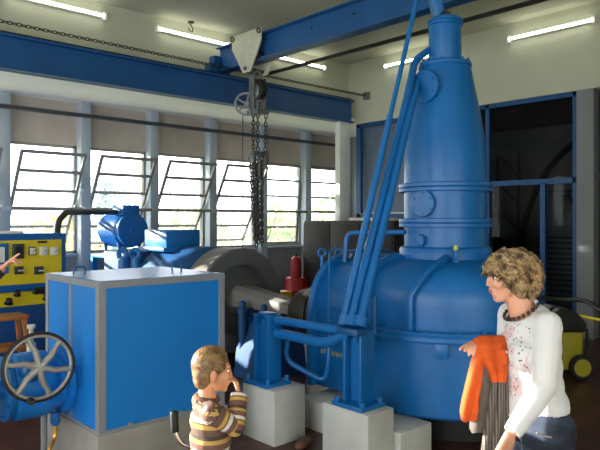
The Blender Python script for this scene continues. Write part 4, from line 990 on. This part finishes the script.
# ---- the boy
BD = 2.8; SB = FOC/BD; BPX = 212
def bl(px, py, y=0): return V(((px-BPX)/SB+y*(px-300)/FOC, y, EYE-(py-HOR)/SB-y*(py-HOR)/FOC))
by = person_root('small boy in brown and yellow striped sweater, hand raised to mouth', (BPX-300)/SB, BD)
FB = V((.93, .36, 0)).normalized(); LB_ = V((0, 0, 1)).cross(FB); BB = basis(FB)
HCb = bl(213, 370.5); HRb = basis(V((.96, .26, -.06)))
shc = bl(207, 404); sR = shc-LB_*.105+V((0, 0, -.015)); sL = shc+LB_*.105+V((0, 0, -.015))
eR = V((.108, -.05, .83)); wR = V((.12, .02, .945))
eL = sL+V((.03, .02, -.17)); wL = eL+V((.07, .0, -.12))
hipb = V((-.0, 0, .545))
def btorso(mb, g):
    for z, rx, ry in ((.52, .088, .115), (.6, .085, .112), (.68, .085, .11), (.76, .084, .11), (.84, .08, .108)): mb.ell(V((-.012+(.9-z)*.03, 0, z)), (rx+g, ry+g, .075+g), BB)
    mb.capsule(sR, .04+g, sL, .04+g); mb.capsule(shc+V((0, 0, -.02)), .05+g, shc+V((0, 0, .02)), .042+g)
def barmR(mb, g): limb(mb, [(sR, .04+g), ((sR+eR)/2, .035+g), (eR, .031+g), ((eR+wR)/2, .03+g), (wR, .022+g)])
def barmL(mb, g): limb(mb, [(sL, .04+g), (eL, .031+g), (wL, .022+g)])
def blegs(mb, g):
    for s in (-1, 1):
        h = hipb+LB_*s*.06; kn = h+FB*.02+V((0, 0, -.24)); an = V((h.x-.01, h.y, .065)); limb(mb, [(h, .07+g), (kn, .045+g), (kn*.6+an*.4, .042+g), (an, .03+g)])
m = MB(); head(m, HCb, HRb, .87, True); btorso(m, -.004); barmR(m, 0); barmL(m, 0); blegs(m, 0)
m.capsule(shc+V((0, 0, .0)), .042, HCb+HRb @ V((-.02, 0, -.05)), .04)
hand(m, wR+V((.0, .0, .006)), V((-.15, .05, 1)), V((-.95, -.1, -.1)), .66, (.9, 1.2, 1.25, 1.3), -1)
hand(m, wL+V((.0, .0, -.006)), V((.2, 0, -1)), V((0, -1, 0)), .7, (.4, .4, .4, .4), 1)
o = remesh(m, .0042, 3, SKINB, 'body'); o.parent = by
head_extras(by, HCb, HRb, .87)
STR = stripe_mat('striped brown yellow knit', (0, 0, 1), 7.2, .15); STRA = stripe_mat('striped brown yellow sleeve knit', tuple((wR-eR).normalized()), 9.5, .55)
m = MB(); btorso(m, .008); barmL(m, .008)
nbb = shc+V((0, 0, .055))
o = remesh(m, .006, 3, STR, 'striped_sweater', lambda c: c.z < .5 or (c-nbb).length < .062); o.parent = by; solid(o, .004)
STU = stripe_mat('striped brown yellow upper sleeve knit', tuple((eR-sR).normalized()), 8, .1)
m = MB(); limb(m, [(sR, .05), ((sR+eR)/2, .046), (eR, .043)]); o = remesh(m, .006, 3, STU, 'upper_sleeve'); o.parent = by
m = MB(); limb(m, [(eR, .043), ((eR+wR)/2, .043), (wR, .037)]); o = remesh(m, .006, 3, STRA, 'lower_sleeve', lambda c: (c-wR).dot((wR-eR).normalized()) > .012); o.parent = by; solid(o, .004)
m = MB(); m.torus(shc+V((.0, 0, .028)), V((.15, .05, 1)), .05, .011, 32, 8); o = m.build('collar', M('brown knit collar', '#6e4a3c', .9), by)
m = MB(); blegs(m, .01); m.ell(hipb+V((0, 0, -.01)), (.098, .125, .08), BB); o = remesh(m, .007, 3, DENIM, 'trousers', lambda c: c.z < .045); o.parent = by; solid(o, .004)
for s in (-1, 1):
    an = V((hipb.x-.01, 0, .04))+LB_*s*.06; m = MB(); m.capsule(an, .038, an+FB*.1+V((0, 0, -.01)), .028); o = remesh(m, .006, 2, BLACK, 'shoe', lambda c: c.z < 0); o.parent = by
# short hair
m = MB(); hb = HCb
m.ell(hb+HRb @ V((-.016, 0, .032)), (.084, .069, .079), HRb); m.ell(hb+HRb @ V((-.034, 0, -.0)), (.06, .063, .066), HRb); m.ell(hb+HRb @ V((-.045, 0, -.035)), (.042, .05, .05), HRb)
o = remesh(m, .005, 2, HAIRB, 'hair_mass', lambda c: ((HRb.transposed() @ (c-hb)).x > .05 and (HRb.transposed() @ (c-hb)).z < .045) or ((HRb.transposed() @ (c-hb)).x > -.02 and (HRb.transposed() @ (c-hb)).z < .0)); o.parent = by; solid(o, .004)
m = MB(); rnd = random.Random(5)
for i in range(900):
    az = rnd.uniform(-PI, PI); el = rnd.uniform(-.5, 1.5)
    d = V((math.cos(az)*math.cos(el), math.sin(az)*math.cos(el), math.sin(el)))
    p = V((-.016+d.x*.084, d.y*.069, .032+d.z*.079))
    if (p.x > .03 and p.z < .078) or (p.x > -.03 and p.z < .0): continue
    if p.z < -.01: p.x -= .004
    e = d*.006+V((.004 if p.x > .0 else .01, 0, -.003)); m.tube([hb+HRb @ p, hb+HRb @ (p+e*.6), hb+HRb @ (p+e+V((0, 0, -.003)))], [.003, .0026, .0012], 4)
o = m.build('hair_strands', HAIRB, by)

# ---- the person at the left edge, only a pointing hand shows
PD = 3.6; SP = FOC/PD; PPX = -75
def pl_(px, py, y=0): return V(((px-PPX)/SP+y*(px-300)/FOC, y, EYE-(py-HOR)/SP-y*(py-HOR)/FOC))
pe = person_root('person in dark sleeve pointing at the yellow panel from left edge', (PPX-300)/SP, PD)
FP = V((.75, .65, 0)).normalized(); LP = V((0, 0, 1)).cross(FP); BP = basis(FP)
tip = pl_(17, 254.5); wP = pl_(1, 269, 0); eP = pl_(-28, 292, -.06)
sc_ = V((-.02, 0, 1.4)); sRp = sc_-LP*.18; sLp = sc_+LP*.18; eLp = sLp+V((.0, 0, -.28)); wLp = eLp+FP*.08+V((0, 0, -.22))
def ptorso(mb, g):
    for z, rx, ry in ((.92, .12, .165), (1.03, .115, .155), (1.14, .118, .16), (1.26, .12, .17), (1.34, .105, .165)): mb.ell(V((0, 0, z)), (rx+g, ry+g, .1+g), BP)
    mb.capsule(sRp+V((0, 0, -.02)), .058+g, sLp+V((0, 0, -.02)), .058+g); mb.capsule(sc_, .065+g, sc_+V((0, 0, .05)), .058+g)
def parm(mb, g):
    limb(mb, [(sRp, .055+g), (eP, .042+g), (wP*.6+eP*.4, .038+g), (wP, .028+g)]); limb(mb, [(sLp, .055+g), (eLp, .042+g), (wLp, .028+g)])
def plegs(mb, g):
    for s in (-1, 1):
        h = V((0, 0, .9))+LP*s*.09; kn = h+V((0, 0, -.42)); an = V((h.x, h.y, .085)); limb(mb, [(h, .1+g), (kn, .06+g), (kn*.6+an*.4, .056+g), (an, .04+g)])
HCp = V((.03, .02, 1.57)); HRp = basis(V((.8, .6, -.05)))
m = MB(); head(m, HCp, HRp, 1.0); ptorso(m, -.004); parm(m, 0); plegs(m, 0); m.capsule(sc_, .06, HCp+V((-.01, 0, -.05)), .054)
hand(m, wP, (tip-wP), V((.45, .2, -.9)), .84, (.06, 1.1, 1.2, 1.2), 1)
hand(m, wLp, V((0, 0, -1)), LP*-1, 1, (.4, .4, .4, .4), -1)
o = remesh(m, .005, 3, SKIN, 'body'); o.parent = pe; head_extras(pe, HCp, HRp)
m = MB(); ptorso(m, .008); parm(m, .01); o = remesh(m, .007, 3, SLEEVE, 'sweater', lambda c: c.z < .86 or (c-wP).dot((wP-eP).normalized()) > -.005 and (c-wP).length < .1 or (c-wLp).length < .05 and c.z < wLp.z or (c-sc_-V((0, 0, .08))).length < .07); o.parent = pe; solid(o, .004)
m = MB(); plegs(m, .01); m.ell((0, 0, .9), (.125, .17, .11), BP); o = remesh(m, .008, 3, TROUS, 'trousers', lambda c: c.z > .93 or c.z < .05); o.parent = pe; solid(o, .004)
for s in (-1, 1):
    an = V((0, 0, .05))+LP*s*.09; m = MB(); m.capsule(an, .046, an+FP*.15+V((0, 0, -.012)), .034); o = remesh(m, .007, 2, BLACK, 'shoe', lambda c: c.z < 0); o.parent = pe
m = MB(); m.ell(HCp+HRp @ V((-.02, 0, .035)), (.1, .083, .09), HRp); m.ell(HCp+HRp @ V((-.045, 0, -.01)), (.065, .073, .075), HRp)
o = remesh(m, .007, 2, HAIRB, 'hair', lambda c: ((HRp.transposed() @ (c-HCp)).x > .055 and (HRp.transposed() @ (c-HCp)).z < .05)); o.parent = pe

# ------------------------------------------------------------------ outdoors
struct(MB().bx(-60, 90, 10.3, 120, -2.3, -2.0).build('ground_outside', M('pale meadow', '#a9ad86', .95, 0, .2, .2)))
LM = [leaf_mat('hazed yellow green leaves', '#c0c594'), leaf_mat('hazed mid green leaves', '#a5b592'), leaf_mat('hazed blue green leaves', '#98adac')]  # haze put into the leaf colours: lightened and greyed
def tree(x, y, h, r, kind, label, seed, nl=1100):
    rn = random.Random(seed); t = thing('tree', label, 'tree', (x, y, -2.0), 0, 'trees outside the windows')
    m = MB(); m.tube([(0, 0, 0), (.05, 0, h*.3), (0, .05, h*.7)], [.14, .1, .04], 8)
    for k in range(5):
        a = rn.uniform(0, 6.28); m.tube([(0, 0, h*(.25+.08*k)), (math.cos(a)*r*.6, math.sin(a)*r*.6, h*(.45+.08*k))], [.05, .02], 6)
    m.build('trunk', BARK, t)
    m = MB()
    for k in range(nl):
        th = rn.uniform(0, 6.28); zz = rn.uniform(-1, 1); q = rn.uniform(.3, 1)**.5
        p = V((math.cos(th)*math.sqrt(1-zz*zz)*r*q, math.sin(th)*math.sqrt(1-zz*zz)*r*q, h*.6+zz*h*.42*q))
        p += V((noise.noise(p*1.3+V((seed, 0, 0))), noise.noise(p*1.3+V((0, seed, 0))), noise.noise(p*1.3)))*.5
        s = rn.uniform(.09, .2); a = V((rn.uniform(-1, 1), rn.uniform(-1, 1), rn.uniform(-1, 1))).normalized(); b = a.orthogonal().normalized(); c = a.cross(b)
        m._add([p+b*s, p+c*s*.6, p-b*s, p-c*s*.6], [(0, 1, 2, 3)])
    m.build('foliage', LM[kind], t)
tree(2.2, 19.5, 11.5, 3.0, 1, 'unseen tall tree added beyond the left end of the window wall to block sun', 77, 6500)  # out of view, added to keep low sun off the cabinets
tree(-2.4, 24, 12.5, 2.4, 0, 'unseen tall yellow green tree added further left outside to block low sun', 78, 5000)  # also out of view, added to stop sun reaching the right column
wl_lab = [('blue green tree beyond the leftmost windows, behind the yellow panel', 2), ('pale yellow green tree outside, right of the blue green one', 0)]
tr_ = [(7.4, 19, 4.0, 1.5, 0, 'yellow green bush seen left of the blue green tree outside'), (11.6, 25, 5.6, 1.5, 2, 'blue green tree outside, above the right end of the yellow panel'),
       (11.8, 18.5, 3.9, 1.6, 1, 'green tree outside, seen left of the blue motor'), (17.0, 26, 4.6, 1.7, 0, 'pale tree outside, seen right of the blue motor'),
       (16.2, 19, 4.0, 1.6, 1, 'green tree outside, seen above the generator box'), (21.5, 25, 4.6, 1.5, 0, 'yellow green tree outside, seen behind the flywheel'),
       (20.0, 19.5, 4.9, 1.7, 1, 'green tree outside, seen just right of the hoist chains'), (26.5, 25.5, 4.6, 1.6, 1, 'darker green tree outside the last but one window'),
       (24.0, 18.8, 5.6, 1.7, 0, 'bright yellow green tree outside the rightmost window')]
for k, (x, y, h, r, kd, lab) in enumerate(tr_): tree(x, y, h, r, kd, lab, k+11)

# ------------------------------------------------------------------ light
w = bpy.data.worlds.new('bright hazy sky'); sc.world = w; w.use_nodes = True
bg = w.node_tree.nodes['Background']; bg.inputs[0].default_value = (.95, .98, 1, 1); bg.inputs[1].default_value = 6.0
def sunlamp(travel, e):
    d = bpy.data.lights.new('sun', 'SUN'); d.energy = e; d.angle = math.radians(.6); d.color = (1, .93, .82)
    o = bpy.data.objects.new('sun', d); COL.objects.link(o); o.rotation_euler = V(travel).to_track_quat('-Z', 'Y').to_euler(); return o
sunlamp((.64, -1, -.25), 26)
def portal(c, d, w_, h_):
    l = bpy.data.lights.new('portal', 'AREA'); l.shape = 'RECTANGLE'; l.size = w_; l.size_y = h_
    l.cycles.is_portal = True
    o = bpy.data.objects.new('daylight_portal', l); COL.objects.link(o); o.location = c; o.rotation_euler = V(d).to_track_quat('-Z', 'Z').to_euler()
portal(((COLS[0]+COLS[-1])/2, YW+.7, 2.05), (0, -1, 0), COLS[-1]-COLS[0], 1.8)
portal(((SX0+SX1)/2, YW+.3, 2.15), (0, -1, 0), 1.3, 2.3)
for a, b in LW: portal((XW0-.3, (a+b)/2, 1.75), (1, 0, 0), b-a, 3.3)
for a, b in BW: portal(((a+b)/2, -4.3, 2.0), (0, 1, 0), b-a, 1.8)

# ------------------------------------------------------------------ camera and view
cam = bpy.data.cameras.new('camera'); co = bpy.data.objects.new('camera', cam); COL.objects.link(co); sc.camera = co
cam.sensor_width = 36; cam.lens = FOC/600*36; cam.shift_y = -(225-HOR)/600; cam.clip_start = .05; cam.clip_end = 300
co.location = (0, 0, EYE); co.rotation_euler = (PI/2, 0, RZ)
sc.view_settings.view_transform = 'Standard'; sc.view_settings.look = 'None'; sc.view_settings.gamma = 1; sc.view_settings.use_curve_mapping = False
sc.view_settings.exposure = .12
sc.cycles.max_bounces = 8; sc.cycles.transparent_max_bounces = 16; sc.cycles.sample_clamp_indirect = 6
sc.cycles.use_denoising = True
